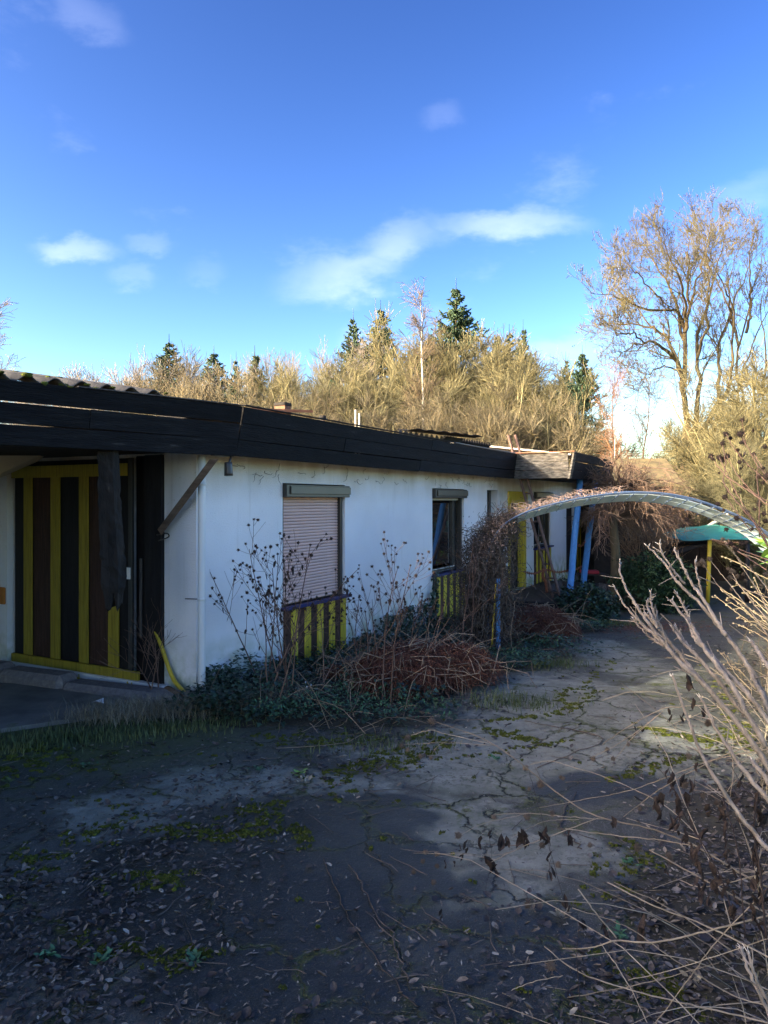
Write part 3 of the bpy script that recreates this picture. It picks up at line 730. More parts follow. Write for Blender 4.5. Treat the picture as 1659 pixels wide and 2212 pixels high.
# windows ------------------------------------------------------------
def striped_panel(s0, s1, z0, z1, nb, n=.0, m0=M_brown, gap=.004, zjit=.0):
    w = (s1 - s0) / nb
    for i in range(nb):
        y = i % 2 == 1
        j = random.uniform(-.01, .01)
        hb('cladding_board', s0 + i * w + gap / 2, s0 + (i + 1) * w - gap / 2, n + .004, n + (.022 if y else .016), z0 + j, z1, M_yellow if y else m0, house, .002)
def win(name, op, box_m, kind, label, panel=True, panel_z0=-.30):
    s0, s1, z0, z1 = op
    w = empty(name, (0, 0, 0)); w.parent = house; w['label'] = label
    d = -.13
    zb = z1 - .15
    if kind != 'small':
        hb('shutter_box', s0 + .0, s1 + .03, -.11, .055, zb, z1 - .012, M_darkmetal, w, .006)
        hb('shutter_box_face', s0 + .06, s1 + .026, .056, .072, zb + .035, z1 - .03, box_m, w, .004)
        hb('guide_rail', s1 - .055, s1 - .01, d + .02, d + .10, z0, zb, M_darkmetal, w)
        hb('guide_rail', s0 + .01, s0 + .055, d + .02, d + .10, z0, zb, M_darkmetal, w)
        hb('sill', s0 - .03, s1 + .05, -.12, .075, z0 - .035, z0, M_sill, w, .004)
    else:
        hb('sill', s0 - .02, s1 + .04, -.12, .05, z0 - .03, z0, M_sill, w, .004)
    if kind == 'shut':
        n = int((zb - z0) / .0345)
        # slat profile shared by all slats
        prof = [(-.016, 0), (-.012, .008), (0, .0125), (.010, .009), (.016, .001)]
        V = []
        for sx in (s0 + .05, s1 - .05):
            for (z, y) in prof: V.append((sx, -(d + .05 + y), z))
            V.append((sx, -(d + .045), 0))
        k = 6
        Fs = [(i, i + 1, k + i + 1, k + i) for i in range(4)] + [(4, 5, k + 5, k + 4), (5, 0, k, k + 5), (0, 1, 2, 3, 4, 5)[::-1], (k, k + 1, k + 2, k + 3, k + 4, k + 5)]
        first = mk('slat', V, Fs, M_shutter, w); first.location.z = z0 + .022
        for i in range(1, n + 1):
            c = first.copy(); COL.objects.link(c); c.location.z = z0 + .022 + i * .0345
        hb('bottom_bar', s0 + .05, s1 - .05, d + .045, d + .065, z0, z0 + .008, M_darkmetal, w)
    if kind in ('glass', 'small'):
        t = .05
        hb('frame', s0 + .01, s0 + .01 + t, d - .04, d, z0 + .0, zb if kind == 'glass' else z1, M_darkmetal, w)
        hb('frame', s1 - .01 - t, s1 - .01, d - .04, d, z0 + .0, zb if kind == 'glass' else z1, M_darkmetal, w)
        zt = (zb if kind == 'glass' else z1)
        hb('frame', s0 + .06, s1 - .06, d - .04, d, z0, z0 + .055, M_darkmetal, w)
        hb('frame', s0 + .06, s1 - .06, d - .04, d, zt - .045, zt, M_darkmetal, w)
        # casement, set forward
        hb('casement', s0 + .06, s0 + .10, d - .03, d + .012, z0 + .055, zt - .045, M_darkmetal, w)
        if kind == 'glass':
            for q in (.0, .055, .11): hb('casement', s1 - .17 + q - .06, s1 - .13 + q - .06, d - .03, d + .02 - .006 * (q > .0), z0 + .055, zt - .045, M_darkmetal, w)
            hb('bottom_seal', s0 + .11, s1 - .12, d + .002, d + .014, z0 + .04, z0 + .052, M_seal, w)
            hb('shutter_bar', s0 + .05, s1 - .05, d + .03, d + .05, zb - .035, zb - .005, M_seal, w)
        else:
            hb('casement', s1 - .14, s1 - .07, d - .03, d + .012, z0 + .055, zt - .045, M_darkmetal, w)
            hb('bottom_seal', s0 + .11, s1 - .12, d + .002, d + .014, z0 + .06, z0 + .072, M_seal, w)
        hb('pane', s0 + .10, s1 - .14, d - .022, d - .012, z0 + .10, zt - .08, M_glass, w)
    if panel: striped_panel(s0 + .005, s1 + .0, panel_z0, z0 - .036, 10)
    return w
win('window', W1, M_bronze, 'shut', 'window closed by a pink roller shutter')
win('window', W2, M_bronze, 'glass', 'tall uncovered window reflecting bushes')
win('window', W3, M_bronze, 'small', 'small narrow window with blue sill', panel=False)
win('window', W4, mat('pale_box_face', (.40, .36, .26), (.45, .41, .30), 4, .5), 'glass', 'far window behind the ladder')
# door with yellow surround
dr = empty('door', (0, 0, 0)); dr.parent = house
hb('door_leaf', DO[0] + .12, DO[1] - .12, -.16, -.12, .0, 1.72, M_interior, dr)
hb('jamb', DO[0] - .0, DO[0] + .13, -.12, .02, .0, 1.74, M_yellow, dr, .004)
hb('jamb', DO[1] - .15, DO[1] - .0, -.12, .02, .0, 1.74, M_yellow, dr, .004)
hb('lintel', DO[0] - .02, DO[1] + .02, -.12, .045, 1.74, 1.97, M_yellow, dr, .006)
hb('pane', DO[0] + .24, DO[1] - .24, -.118, -.112, .95, 1.6, M_glass, dr)
dr2 = empty('door', (0, 0, 0)); dr2.parent = house; dr2['label'] = 'dark brown far door'
hb('door_leaf', DO2[0] + .02, DO2[1] - .02, -.1, -.05, .0, 1.84, M_darkwood, dr2)
# far striped walls
striped_panel(14.1, 17.2, -.1, 1.75, 22, m0=M_darkwood)
hb('pier', 17.25, 17.7, .002, .12, -.35, 2.2, M_white)
striped_panel(17.75, 19.9, -.1, 1.75, 15, m0=M_darkwood)

# porch end : board door with yellow battens --------------------------------
def hq(name, q0, q1, z0, z1, t0, t1, m, parent=house, bevel=.002): return box(name, -t1, -t0, q0, q1, z0, z1, m, parent, bevel)
hq('door_post', .385, .60, -.10, 2.22, -.04, .04, M_black)
hq('recess_board', .60, .80, -.02, 2.22, -.10, -.05, M_black)
hq('pale_slat', .635, .66, .5, 1.25, .03, .045, M_log)
gate = empty('board_gate', (0, 0, 0)); gate.parent = house
hq('gate_backing', .80, 2.50, .1, 2.2, .0, .02, M_black, gate, 0)
for (a, b) in [(2.19, 2.32), (1.765, 1.90), (1.35, 1.48), (.93, 1.07)]:
    hq('batten', a, b, .19, 2.10, .036, .052, M_yellow_shade, gate)
for (a, b, mm) in [(2.33, 2.48, M_black), (1.91, 2.18, M_brown), (1.49, 1.755, M_black), (1.08, 1.34, M_brown), (.815, .92, M_black)]:
    hq('board', a, b, .19, 2.10, .022, .036, mm, gate)
hq('rail', .657, 2.50, .085, .185, .036, .065, M_yellow_shade, gate)
hq('rail', .80, 2.50, 2.03, 2.15, .053, .066, M_yellow_shade, gate)
hq('jamb', .74, .79, .0, 2.2, .031, .060, M_darkmetal, house)
hq('hinge', .755, .80, 1.05, 1.16, .061, .07, M_pipe, gate)
# left wall piece, orange plate and beige beam end
hq('end_wall', 2.52, 3.6, ZB, 2.2, -.002, .10, M_wall, house, 0)
hq('orange_plate', 2.53, 3.0, .70, .88, .101, .125, M_orange, house, .01)
bq = at(-60, 985, 6.9) - P0
b1 = [at(-120, 984, 6.6), at(86, 984, 7.3), at(76, 994, 7.3), at(-120, 1078, 6.6)]
def tl(p): p = p - P0; return Vector((p.dot(D), -p.dot(N), p.z))
b1 = [tl(p) for p in b1]
hexa('beam_end', b1 + [p + Vector((.12, .1, 0)) for p in b1], M_beige, house)
hq('threshold', .3, 3.6, -.05, .10, .02, .10, M_white, house, .01)

# kerb of granite stones
kerb = thing('granite_kerb', 'low rounded grey granite kerb in front of the striped porch gate', 'kerb')
K0, K1 = gnd(395, 1533), gnd(-60, 1474)
kd = (K1 - K0); Lk = kd.length; kd.normalize(); kn = Vector((-kd.y, kd.x, 0))
if kn.y < 0: kn = -kn
cut = [0, 1.42, 2.25, Lk * .999]
for a, b, hk in zip(cut[:-1], cut[1:], (.10, .155, .19)):
    P = [K0 + kd * (a + .004), K0 + kd * (b - .004)]
    P = [P[0], P[1], P[1] + kn * .26, P[0] + kn * .26]
    hexa('kerb_stone', [p + Vector((0, 0, -.05)) for p in P] + [p + Vector((0, 0, hk)) for p in P], M_granite, kerb, .045)
# end of a rotten log beside the kerb
o = tube1('log', [gnd(362, 1508) + Vector((0, 0, .07)), gnd(398, 1532) + Vector((0, .0, .06))], .045, .05, M_barkbrown, k=5); tag(o, 'short brown log end lying against the kerb beside the downpipe', 'log')

# downpipe, hose, brace, rotten post, lamp
dp = empty('downpipe', (0, 0, 0)); dp.parent = house
tube1('pipe', [(-.02, -.085, -.02), (-.02, -.085, 1.0), (-.02, -.085, 2.2)], .034, .034, M_pipe, dp, sides=16, k=8)
for z in (.9, 1.93): tube1('bracket', [(-.02, -.085, z), (-.02, -.085, z + .025)], .040, .040, M_pipe, dp, sides=16, k=3)
tube1('bracket_arm', [(-.02, -.085, .91), (-.12, .02, .92)], .005, .005, M_darkmetal, dp, k=4)
hose_pts = [at(325, 1354, 6.95), at(335, 1362, 6.90), at(350, 1400, 6.82), at(372, 1462, 6.74), at(395, 1492, 6.62), at(414, 1508, 6.45)]
tag(tube1('hose', hose_pts, .019, .019, M_hose, sides=10, k=30), 'yellow hose curving from the black door post down to the foot of the downpipe', 'hose')
def qz(q, z, t=.09): return wp(-t, -q, z)
cond = thing('yellow_conduit', 'bent yellow conduits hanging below the striped gate above the kerb', 'conduit')
for pts in ([qz(1.9, .09), qz(1.9, .0)], [qz(1.5, .09), qz(1.49, -.01)], [qz(1.42, .09), qz(1.41, -.01)], [qz(1.5, .06), qz(1.3, .02), qz(1.1, -.04)], [qz(.76, .09), qz(.73, .03), qz(.78, -.05)], [qz(.70, .09), qz(.69, .0), qz(.70, -.06)]):
    tube1('conduit', [tuple(p) for p in pts], .014, .014, M_hose, cond, k=8)
hexa('brace', [tl(at(*p)) for p in [(453, 992, 6.36), (472, 992, 6.36), (472, 992, 6.40), (453, 992, 6.40), (340, 1144, 6.74), (349, 1156, 6.74), (349, 1156, 6.78), (340, 1144, 6.78)]], M_brace, house)
tube1('brace_bracket', [tl(at(338, 1156, 6.76)), tl(at(360, 1152, 6.76)), tl(at(364, 1160, 6.78)), tl(at(342, 1168, 6.76))], .006, .006, M_darkmetal, house, k=12)
# charred hanging post
pr = []; Kp = 26; side = 14
rgp = np.random.default_rng(3)
cl_ = [(236, 975, 5.9), (238, 1060, 5.92), (243, 1150, 5.95), (247, 1230, 5.97), (248, 1300, 5.98)]
cpath = spline([tuple(at(*c)) for c in cl_], Kp)
V = []
rad = np.linspace(.066, .078, Kp); prof = 1 + rgp.normal(0, .10, side)
for k in range(Kp):
    for j in range(side):
        a_ = 2 * math.pi * j / side
        rr = rad[k] * prof[j] * (1 + rgp.normal(0, .05)) * (1 if k < Kp - 4 else (1 - .16 * (k - Kp + 4)))
        sq = 1 / max(abs(math.cos(a_)), abs(math.sin(a_))) ** .6
        dz = 0 if k < Kp - 2 else rgp.uniform(-.10, .04)
        V.append((cpath[k][0] + rr * sq * math.cos(a_), cpath[k][1] + rr * sq * math.sin(a_), cpath[k][2] + dz))
Fs = [(k * side + j, k * side + (j + 1) % side, (k + 1) * side + (j + 1) % side, (k + 1) * side + j) for k in range(Kp - 1) for j in range(side)] + [tuple(range(side)), tuple(range((Kp - 1) * side, Kp * side))[::-1]]
M_char = mat('charred_post', (.009, .008, .007), (.026, .021, .017), 7, .85, 1.0, (2, 2, .5), c3=(.09, .07, .05), bscale=25)
tag(mk('hanging_post', V, Fs, M_char), 'charred splintered post stump hanging from the porch roof in front of the striped gate', 'post')
lp = empty('lamp', (0, 0, 0)); lp.parent = house
l0 = tl(at(493, 1012, 6.62))
tube1('lamp_body', [l0 + Vector((.0, 0, .055)), l0 + Vector((0, -.005, -.065))], .034, .040, M_darkmetal, lp, sides=16, k=6)
tube1('lamp_glass', [l0 + Vector((0, -.005, -.0655)), l0 + Vector((0, -.005, -.070))], .030, .030, M_seal, lp, sides=16, k=3)
tube1('lamp_arm', [l0 + Vector((.0, 0, .04)), l0 + Vector((.03, .0, .085)), l0 + Vector((.06, .02, .12))], .010, .010, M_darkmetal, lp, k=6)
hb('lamp_base', .06, .26, .12, .22, 2.20, 2.232, M_darkmetal, lp)

# ------------------------------------------------------------------ deck, posts, chain, ladder
deck = thing('wooden_deck', 'dark low wooden deck with one step below the canopy and blue posts', 'deck', P0, ANG)
for i in range(24):
    s = 7.75 + i * .145
    hb('plank', s, s + .135, .05, 1.62, -.04 + random.uniform(-.003, .003), .0, M_deck, deck, .004)
hb('edge_beam', 7.74, 11.2, 1.625, 1.67, -.20, -.045, M_deck, deck); hb('edge_beam', 7.70, 7.745, .05, 1.67, -.20, -.01, M_black, deck)
hb('step', 7.35, 7.66, .4, 1.55, -.19, -.15, M_deck, deck, .004); hb('step', 7.0, 7.33, .5, 1.5, -.29, -.24, M_black, deck, .004)
bp_lab = ['left one of two leaning round blue posts, standing at the deck corner', 'right one of two leaning round blue posts, farther along the deck']
for k, (b_, t_) in enumerate([(at(1230, 1294, 13.5), at(1253, 1032, 14.33)), (at(1258, 1282, 14.3), at(1286, 1032, 15.4))]):
    b_ = Vector((b_.x, b_.y, 0.0)); o = tube1('post', [b_, b_ * .66 + t_ * .34, b_ * .33 + t_ * .67, t_], .062, .060, M_blue, sides=16, k=14, wob=.003); tag(o, bp_lab[k], 'post', 'leaning blue canopy posts')
def chain(name, pts, label, n):
    P = spline(pts, n + 1); parts_v = []; parts_f = []
    tv = []; a = np.linspace(0, 2 * np.pi, 8, endpoint=False)
    loop = np.stack([np.cos(a) * .036, np.sin(a) * .02, a * 0], -1)
    gv, gf = tubegeo(np.vstack([loop, loop[:1]])[None], np.full((1, 9), .0065), 4)
    o_ = 0
    for i in range(n):
        d = Vector(P[i + 1] - P[i]); q = d.to_track_quat('X', 'Z').to_matrix(); R = np.array(q) @ np.array(Matrix.Rotation((i % 2) * math.pi / 2, 3, 'X'))
        parts_v.append(gv @ R.T + (P[i] + P[i + 1]) / 2); parts_f.append(gf + o_); o_ += len(gv)
    o = mk(name, np.concatenate(parts_v), np.concatenate(parts_f), M_rust, smooth=True); tag(o, label, 'chain'); return o
def z3(x, y, Yd): return tuple(at(*zc(3, x, y), Yd))
chain('chain', [z3(855, 1110, 11.5), z3(930, 1122, 12.2), z3(1010, 1095, 12.8), z3(1100, 1112, 13.3), z3(1180, 1098, 13.8)], 'rusty chain strung in front of the deck to the left blue post', 40)
chain('chain', [z3(1210, 1098, 13.9), z3(1240, 1088, 14.2), z3(1275, 1068, 14.6)], 'short rusty chain joining the two blue posts low down', 12)
chain('chain', [z3(1242, 905, 14.0), z3(1265, 925, 14.2), z3(1305, 878, 14.9)], 'short rusty chain hanging between the two blue posts higher up', 13)
chain('chain', [z3(995, 1090, 12.8), z3(990, 1140, 12.8), z3(1010, 1180, 12.8), z3(1020, 1250, 12.8)], 'loose rusty chain end dangling in front of the far window', 26)

lad = thing('ladder', 'tall rusty two railed ladder leaning against the roof edge beside the canopy', 'ladder')
def lr(x, y, Yd): return at(*zc(3, x, y), Yd)
La, Lb = lr(738, 115, 13.75), gnd(1204, 1326); Ra, Rb = lr(789, 115, 13.85), gnd(1222, 1332)
La = La + Vector((.0, .0, 0))
rails = []
for (a, b) in ((La, Lb), (Ra, Rb)):
    mid = a * .5 + b * .5
    tube1('rail', [tuple(a), tuple(mid + Vector((0, 0, .0))), tuple(b)], .026, .028, M_ladder, lad, sides=8, k=8)
for i in range(1, 12):
    t = .02 + i * .078
    if i in (2,): continue
    tube1('rung', [tuple(La * (1 - t) + Lb * t), tuple(Ra * (1 - t) + Rb * t)], .015, .015, M_ladder, lad, k=4)

tb = thing('side_table', 'small low table with red tray behind the blue posts on the deck', 'table')
q = z3(1345, 1122, 15.0); q = Vector(q)
box('top', q.x - .35, q.x + .30, q.y - .2, q.y + .2, q.z - .02, q.z, M_deck, tb)
for dx_ in (-.28, .24): box('leg', q.x + dx_, q.x + dx_ + .04, q.y - .15, q.y - .11, -.3, q.z - .02, M_deck, tb)
box('tray', q.x - .22, q.x + .12, q.y - .12, q.y + .12, q.z + .002, q.z + .07, M_red, tb, .01)
# planter of half logs
pt = thing('log_planter', 'grey weathered palisade planter of upright half logs around the tree foot', 'planter')
ca = gnd(1345, 1316)
for i in range(15):
    a_ = math.pi * (1.02 + .96 * i / 14)
    x = ca.x + .42 * math.cos(a_) + .12; y = ca.y + .42 + .42 * math.sin(a_)
    tube1('log', [(x, y, ca.z - .05), (x + random.uniform(-.01, .01), y, ca.z + .46 + random.uniform(-.04, .03))], .047, .045, M_log, pt, sides=8, k=4)
stuff(mk('earth_fill', [(ca.x - .25, ca.y + .1, ca.z + .36), (ca.x + .5, ca.y + .1, ca.z + .36), (ca.x + .5, ca.y + .6, ca.z + .38), (ca.x - .25, ca.y + .6, ca.z + .38)], [(0, 1, 2, 3)], M_soil, pt))

# grey boards leaning by the wall on the deck
o = plate('leaning_board', [Vector(z3(1040, 1240, 14.2)), Vector(z3(1135, 1250, 14.2)), Vector(z3(1130, 1165, 14.5)), Vector(z3(1060, 1195, 14.5))], .03, M_log, None); tag(o, 'grey broken board leaning against the wall on the deck below the far window', 'board')

# ------------------------------------------------------------------ arch over the path
arch = thing('garden_arch', 'wide sagging arch of blue tubes and pale slats spanning the path', 'arch')
AP = [(1060, 1402, 9.0), (1052, 1300, 9.0), (1050, 1225, 9.0), (1068, 1160, 9.0), (1110, 1118, 9.0), (1190, 1090, 9.0), (1290, 1070, 9.0), (1400, 1063, 9.0), (1500, 1078, 9.0), (1590, 1112, 9.0), (1659, 1152, 9.0), (1720, 1220, 9.0), (1745, 1330, 9.0), (1750, 1400, 9.0)]
AP = [tuple(at(*p)) for p in AP]
KA = 90
arc = spline(AP, KA)
for off in ((0, 0, 0), (.0, .05, -.012), (0.0, .42, .01)):
    tube1('tube', [tuple(p + np.array(off)) for p in arc[::5]], .009, .009, M_blue_dark, arch, sides=8, k=90)
tube1('tube', [tuple(p + np.array((0, .42, -.105))) for p in arc[22::4]], .009, .009, M_blue_dark, arch, sides=8, k=70)
# pale strips, below and behind the front tube
for (dy, dz, hh, dd) in ((.16, -.045, .035, .055), (.30, -.085, .035, .055)):
    V = []
    idx_ = list(range(24, KA))
    for i in idx_:
        p = arc[i]
        t_ = arc[min(i + 1, KA - 1)] - arc[max(i - 1, 0)]; t_ /= np.linalg.norm(t_); nn = np.array([-t_[2], 0, t_[0]])
        c_ = p + np.array([0, dy, 0]) + nn * dz
        V += [c_ + np.array([0, -dd / 2, 0]) + nn * .022, c_ + np.array([0, dd / 2, 0]) - nn * .022, c_ + np.array([0, dd / 2, 0]) - nn * .028, c_ + np.array([0, -dd / 2, 0]) + nn * .016]
    n_ = len(idx_); Fs = [(4 * i + j, 4 * i + (j + 1) % 4, 4 * i + 4 + (j + 1) % 4, 4 * i + 4 + j) for i in range(n_ - 1) for j in range(4)]
    mk('slat', V, Fs, M_teal_strip, arch)
for i in range(24, KA, 2):
    p = arc[i]; t_ = arc[min(i + 1, KA - 1)] - arc[max(i - 1, 0)]; t_ /= np.linalg.norm(t_); nn = np.array([-t_[2], 0, t_[0]])
    tube1('crossbar', [tuple(p - nn * .02), tuple(p + np.array([0, .42, 0]) - nn * .125)], .006, .006, M_blue_dark, arch, sides=5, k=3)
for (u, v0, v1, Yd, m_, r_) in ((1044, 1165, 1398, 9.25, M_blue, .028), (1053, 1250, 1402, 9.0, M_blue_dark, .02), (1076, 1250, 1396, 8.9, M_blue, .03)):
    a_ = at(u, v0, Yd); tube1('upright', [(a_.x, a_.y, float(zground(a_.x, a_.y)) - .02), (a_.x, a_.y, a_.z)], r_, r_, m_, arch, k=5)
a_ = at(1062, 1398, 8.85); b_ = at(1071, 1262, 8.85)
tag(tube1('bamboo_stick', [tuple(a_), tuple(b_)], .013, .011, M_hose, k=5), 'thin yellow stick standing among the vine at the arch foot', 'stick')

# ------------------------------------------------------------------ teal awning, far right
aw = thing('garden_awning', 'sagging teal awning with yellow post and black tarp hanging under it', 'awning')
YA = 16.3
def z9(x, y, Yd): return at(*zc(9, x, y), Yd)
tp = [z9(600, 1672, 15.4), z9(900, 1570, 15.6), z9(1130, 1562, 15.6), z9(1290, 1522, 16.4), z9(1480, 1575, 16.2), z9(1570, 1610, 15.8), z9(1560, 1668, 15.2), z9(1250, 1655, 15.0), z9(910, 1660, 15.0), z9(740, 1675, 15.1)]
V = [tuple(p) for p in tp] + [tuple(p + Vector((.2, 1.8, .05))) for p in tp[:6]]
mk('awning_sheet', V, [(0, 1, 8, 9), (1, 2, 7, 8), (2, 3, 4, 7), (4, 5, 6, 7), (0, 10, 11, 1), (1, 11, 12, 2), (2, 12, 13, 3), (3, 13, 14, 4), (4, 14, 15, 5)], M_teal, aw, True)
tq = [z9(480, 1690, 15.5), z9(740, 1678, 15.15), z9(905, 1668, 15.1), z9(890, 1715, 15.2), z9(700, 1790, 15.3), z9(480, 1850, 15.5), z9(410, 1900, 15.6), z9(430, 1750, 15.6)]
mk('tarp', [tuple(p) for p in tq] + [tuple(p + Vector((.1, 1.2, -.05))) for p in tq], [(0, 1, 2, 3, 4, 5, 6, 7), tuple(range(8, 16))[::-1]] + [(i, (i + 1) % 8, (i + 1) % 8 + 8, i + 8) for i in range(8)], M_tarp, aw)
pz_ = z9(918, 1665, 15.1); tube1('post', [(pz_.x - .02, pz_.y, -.32), (pz_.x + .02, pz_.y, pz_.z)], .045, .042, M_hose, aw, k=4)
p2 = z9(1395, 1665, 15.2); tube1('post', [(p2.x, p2.y, -.32), (p2.x, p2.y, p2.z)], .05, .05, M_black, aw, k=4)
tag(tube1('pole', [tuple(z9(750, 1590, 17.7)), tuple(z9(1330, 1250, 18.2))], .05, .045, M_pole, k=6), 'pale round pole sticking up diagonally behind the teal awning', 'pole')
# clutter beneath the awning: boarded low back
bk = thing('low_board_wall', 'dark low board wall in the gloom beneath the teal awning', 'wall')
for i in range(14):
    x = 7.3 + i * .3
    box('board', x, x + .285, 19.2, 19.25, -.35, 1.0 + random.uniform(-.15, .12), M_darkwood, bk)

# shed far behind the canopy
sh = thing('shed', 'dark shed with mossy pitched roof behind the red twigged bush', 'shed')
def z4(x, y, Yd): return at(*zc(4, x, y), Yd)
r0 = z4(300, 212, 19.5); r1 = z4(850, 212, 19.5); e1 = z4(985, 408, 18.2); e0 = z4(300, 408, 18.2)
e0.z = e1.z; r0.z = r1.z
bk1 = Vector((r1.x + .0, r1.y + 1.3, e1.z)); bk0 = Vector((r0.x, r0.y + 1.3, e1.z))
mk('roof', [e0, e1, r1, r0, bk1, bk0, e0 - Vector((0, 0, .08)), e1 - Vector((0, 0, .08)), r1 - Vector((0, 0, .08)), r0 - Vector((0, 0, .08))], [(0, 1, 2, 3), (3, 2, 4, 5), (6, 7, 1, 0), (7, 8, 2, 1)], M_mossroof, sh)
box('wall', e0.x, z4(905, 640, 18.4).x, 18.4, 21, -.35, e1.z - .05, M_darkwood, sh)
mk('gable', [(e1.x - .35, 18.45, e1.z - .06), (r1.x - .25, 20.9, e1.z - .06), (r1.x - .1, r1.y, r1.z - .06)], [(0, 1, 2)], M_darkwood, sh)

# ------------------------------------------------------------------ trees
def place(o, x, y, z=None, rz=0.0, s=1.0): o.location = (x, y, -.35 if z is None else z); o.rotation_euler = (0, 0, rz); o.scale = (s, s, s) if not isinstance(s, tuple) else s
def copy_tree(o, label, group=None):
    r = o.copy(); COL.objects.link(r)
    r['label'] = label
    for ch_ in [c for c in o.children]:
        c = ch_.copy(); COL.objects.link(c); c.parent = r
    return r
def willow(seed, h=8., rad=3.4, stems=12, tw=M_willow, bk=M_willowbark, spread=.5, label='', cat='shrub', n1=12, n2=11, n3=6, up=.55, tr=.0095):
    rg = np.random.default_rng(seed)
    t = thing('willow_shrub', label, cat)
    K = 9; P = np.empty((stems, K, 3)); R = np.empty((stems, K))
    for i in range(stems):
        a = rg.uniform(0, 6.283); lean = rg.uniform(.1, 1) * spread; L_ = h * rg.uniform(.6, .88)
        d = np.array([math.cos(a) * lean, math.sin(a) * lean, 1.]); d /= np.linalg.norm(d); p = np.array([math.cos(a) * .25, math.sin(a) * .25, 0.]); P[i, 0] = p
        for k in range(1, K):
            d = d + rg.normal(0, .09, 3) + np.array([0, 0, .05]); d /= np.linalg.norm(d); p = p + d * L_ / (K - 1); P[i, k] = p
        R[i] = np.linspace(.075, .018, K) * (h / 8 if h > 5 else .16)
    g1 = grow(P, R, n1, .12, .98, (25, 60), (1.2 * min(1, h / 5), 2.8 * min(1, h / 5)), 6, up * .5, .12, .55, min(.010, tr * 1.3), rg)
    g2 = grow(*g1, n2, .1, 1, (22, 60), (.6 * min(1, h / 5), 1.5 * min(1, h / 5)), 5, up * .6, .13, .6, tr, rg)
    g3 = grow(*g2, n3, .1, 1, (20, 55), (.35, .9), 3, up * .5, .1, .7, tr * .75, rg)
    tubes('trunk', [(P, R)], bk, t, 5, rng=rg)
    tubes('limbs', [g1], bk, t, 3, rng=rg)
    stuff(tubes('crown', [g2, g3], tw, t, 3, rng=rg))
    return t
wA = willow(1, label='broad tan willow thicket behind the middle of the roof, under the tall spruce')
wB = willow(2, h=8.5, stems=14, spread=.35, tw=M_willow, label='upright yellowish willow right of the white birch trunk')
wC = willow(3, h=7.0, stems=12, spread=.7, tw=M_tan, label='rounded tan bush crown left of the pale green pine')
wD = willow(4, h=7.0, stems=9, spread=.75, tw=M_greytwig, bk=M_ashtwig, label='grey fan shaped bare tree at the left end of the wood')
# (source, column, top row, distance, label)
WH = {id(wA): 8.6, id(wB): 9.0, id(wC): 7.2, id(wD): 7.3}
used = set(); ZH = {}
def put(src, u, vtop, Yd, label, rz, s=None, group='bare willows behind the house', wide=1.0):
    x = (u - 829.5) / F * Yd; h = H + (HV - vtop) / F * Yd + .35
    sc_ = h / WH[id(src)]
    if id(src) not in ZH:
        cr_ = [c for c in src.children if c.name.startswith('crown')][0]
        co = np.empty(len(cr_.data.vertices) * 3, np.float32); cr_.data.vertices.foreach_get('co', co); ZH[id(src)] = float(np.percentile(co[2::3], 99.7))
    sc_ = h / ZH[id(src)]
    if id(src) in used: o = copy_tree(src, label)
    else: o = src; used.add(id(src)); o['label'] = label
    o['group'] = group
    place(o, x, Yd, -.35, rz, (sc_ * wide, sc_ * wide, sc_))
    return o
put(wD, 305, 778, 36, 'grey fan shaped bare tree, leftmost big crown of the wood', 0.3, wide=.75)
put(wC, 385, 768, 34, 'tan round bare tree in front of the leftmost spruce', 1.0, wide=.7)
put(wC, 465, 792, 33, 'tan round bare tree between the leftmost spruce and the pale pine', 2.2, wide=.75)
put(wC, 575, 838, 31, 'low tan bush below the pale green pine', 3.9)
put(wB, 640, 800, 33, 'yellowish willow right of the pale green pine', .5)
put(wD, 715, 752, 40, 'thin grey bare tree rising left of the twin spruces', 4.0, wide=.7)
put(wA, 745, 800, 31, 'low willow thicket behind the thin roof rods', 2.0)
put(wB, 795, 775, 36, 'bare willow below the twin spruces', 1.4)
put(wA, 885, 712, 35, 'dense tan willow just left of the white birch trunk', 4.5)
put(wA, 960, 700, 34, 'dense tan willow just right of the white birch trunk', 5.7)
put(wB, 1030, 745, 35, 'upright yellow willow in front of the tallest spruce', 2.6)
put(wA, 1090, 785, 30, 'broad willow thicket behind the ladder top', 3.1)
put(wB, 1160, 760, 33, 'yellow willow below the dark firs right of the ladder', .2)
put(wA, 1215, 830, 28, 'low olive willow at the right end of the wood beside the dark spruce', 1.1)
put(wC, 1010, 850, 27, 'low yellow thicket behind the broken roof sheets', 5.)
put(wC, 880, 860, 28, 'low yellow thicket left of the broken roof sheets', 3.)
put(wC, 1150, 860, 27, 'low thicket behind the canopy roof', 1.7)
put(wC, 680, 850, 28, 'low tan thicket behind the rusty chimney sheet', .9)
put(wD, 110, 815, 60, 'distant pale tree left of centre above the mossy roof', 2., group='distant pale trees', wide=.9)
put(wD, 195, 822, 62, 'distant pale tree just left of the grey fan shaped tree', 3., group='distant pale trees', wide=.9)
put(wD, 245, 824, 58, 'distant low pale tree at the foot of the grey fan shaped tree', 4., group='distant pale trees', wide=.8)
put(wD, 770, 785, 44, 'small grey bare tree peeping between willow tops left of the spruces', 1.2, wide=.6)
put(wA, 1520, 900, 30, 'yellow willow seen through the ash trunks', 1.9, group='bare willows on the right')
put(wB, 1600, 850, 24, 'tall yellow willow right of the ash trunks', 3.9, group='bare willows on the right')
put(wA, 1660, 760, 21, 'big yellow willow at the right picture edge', .9, group='bare willows on the right')
put(wA, 1560, 1000, 19.5, 'low yellow thicket behind the awning and pole', 2.9, group='bare willows on the right')
put(wB, 1640, 940, 17.5, 'dense yellow thicket right of the awning', 5.1, group='bare willows on the right')
put(wC, 1480, 1010, 24, 'low olive thicket at the foot of the ash', 4.4, group='bare willows on the right')
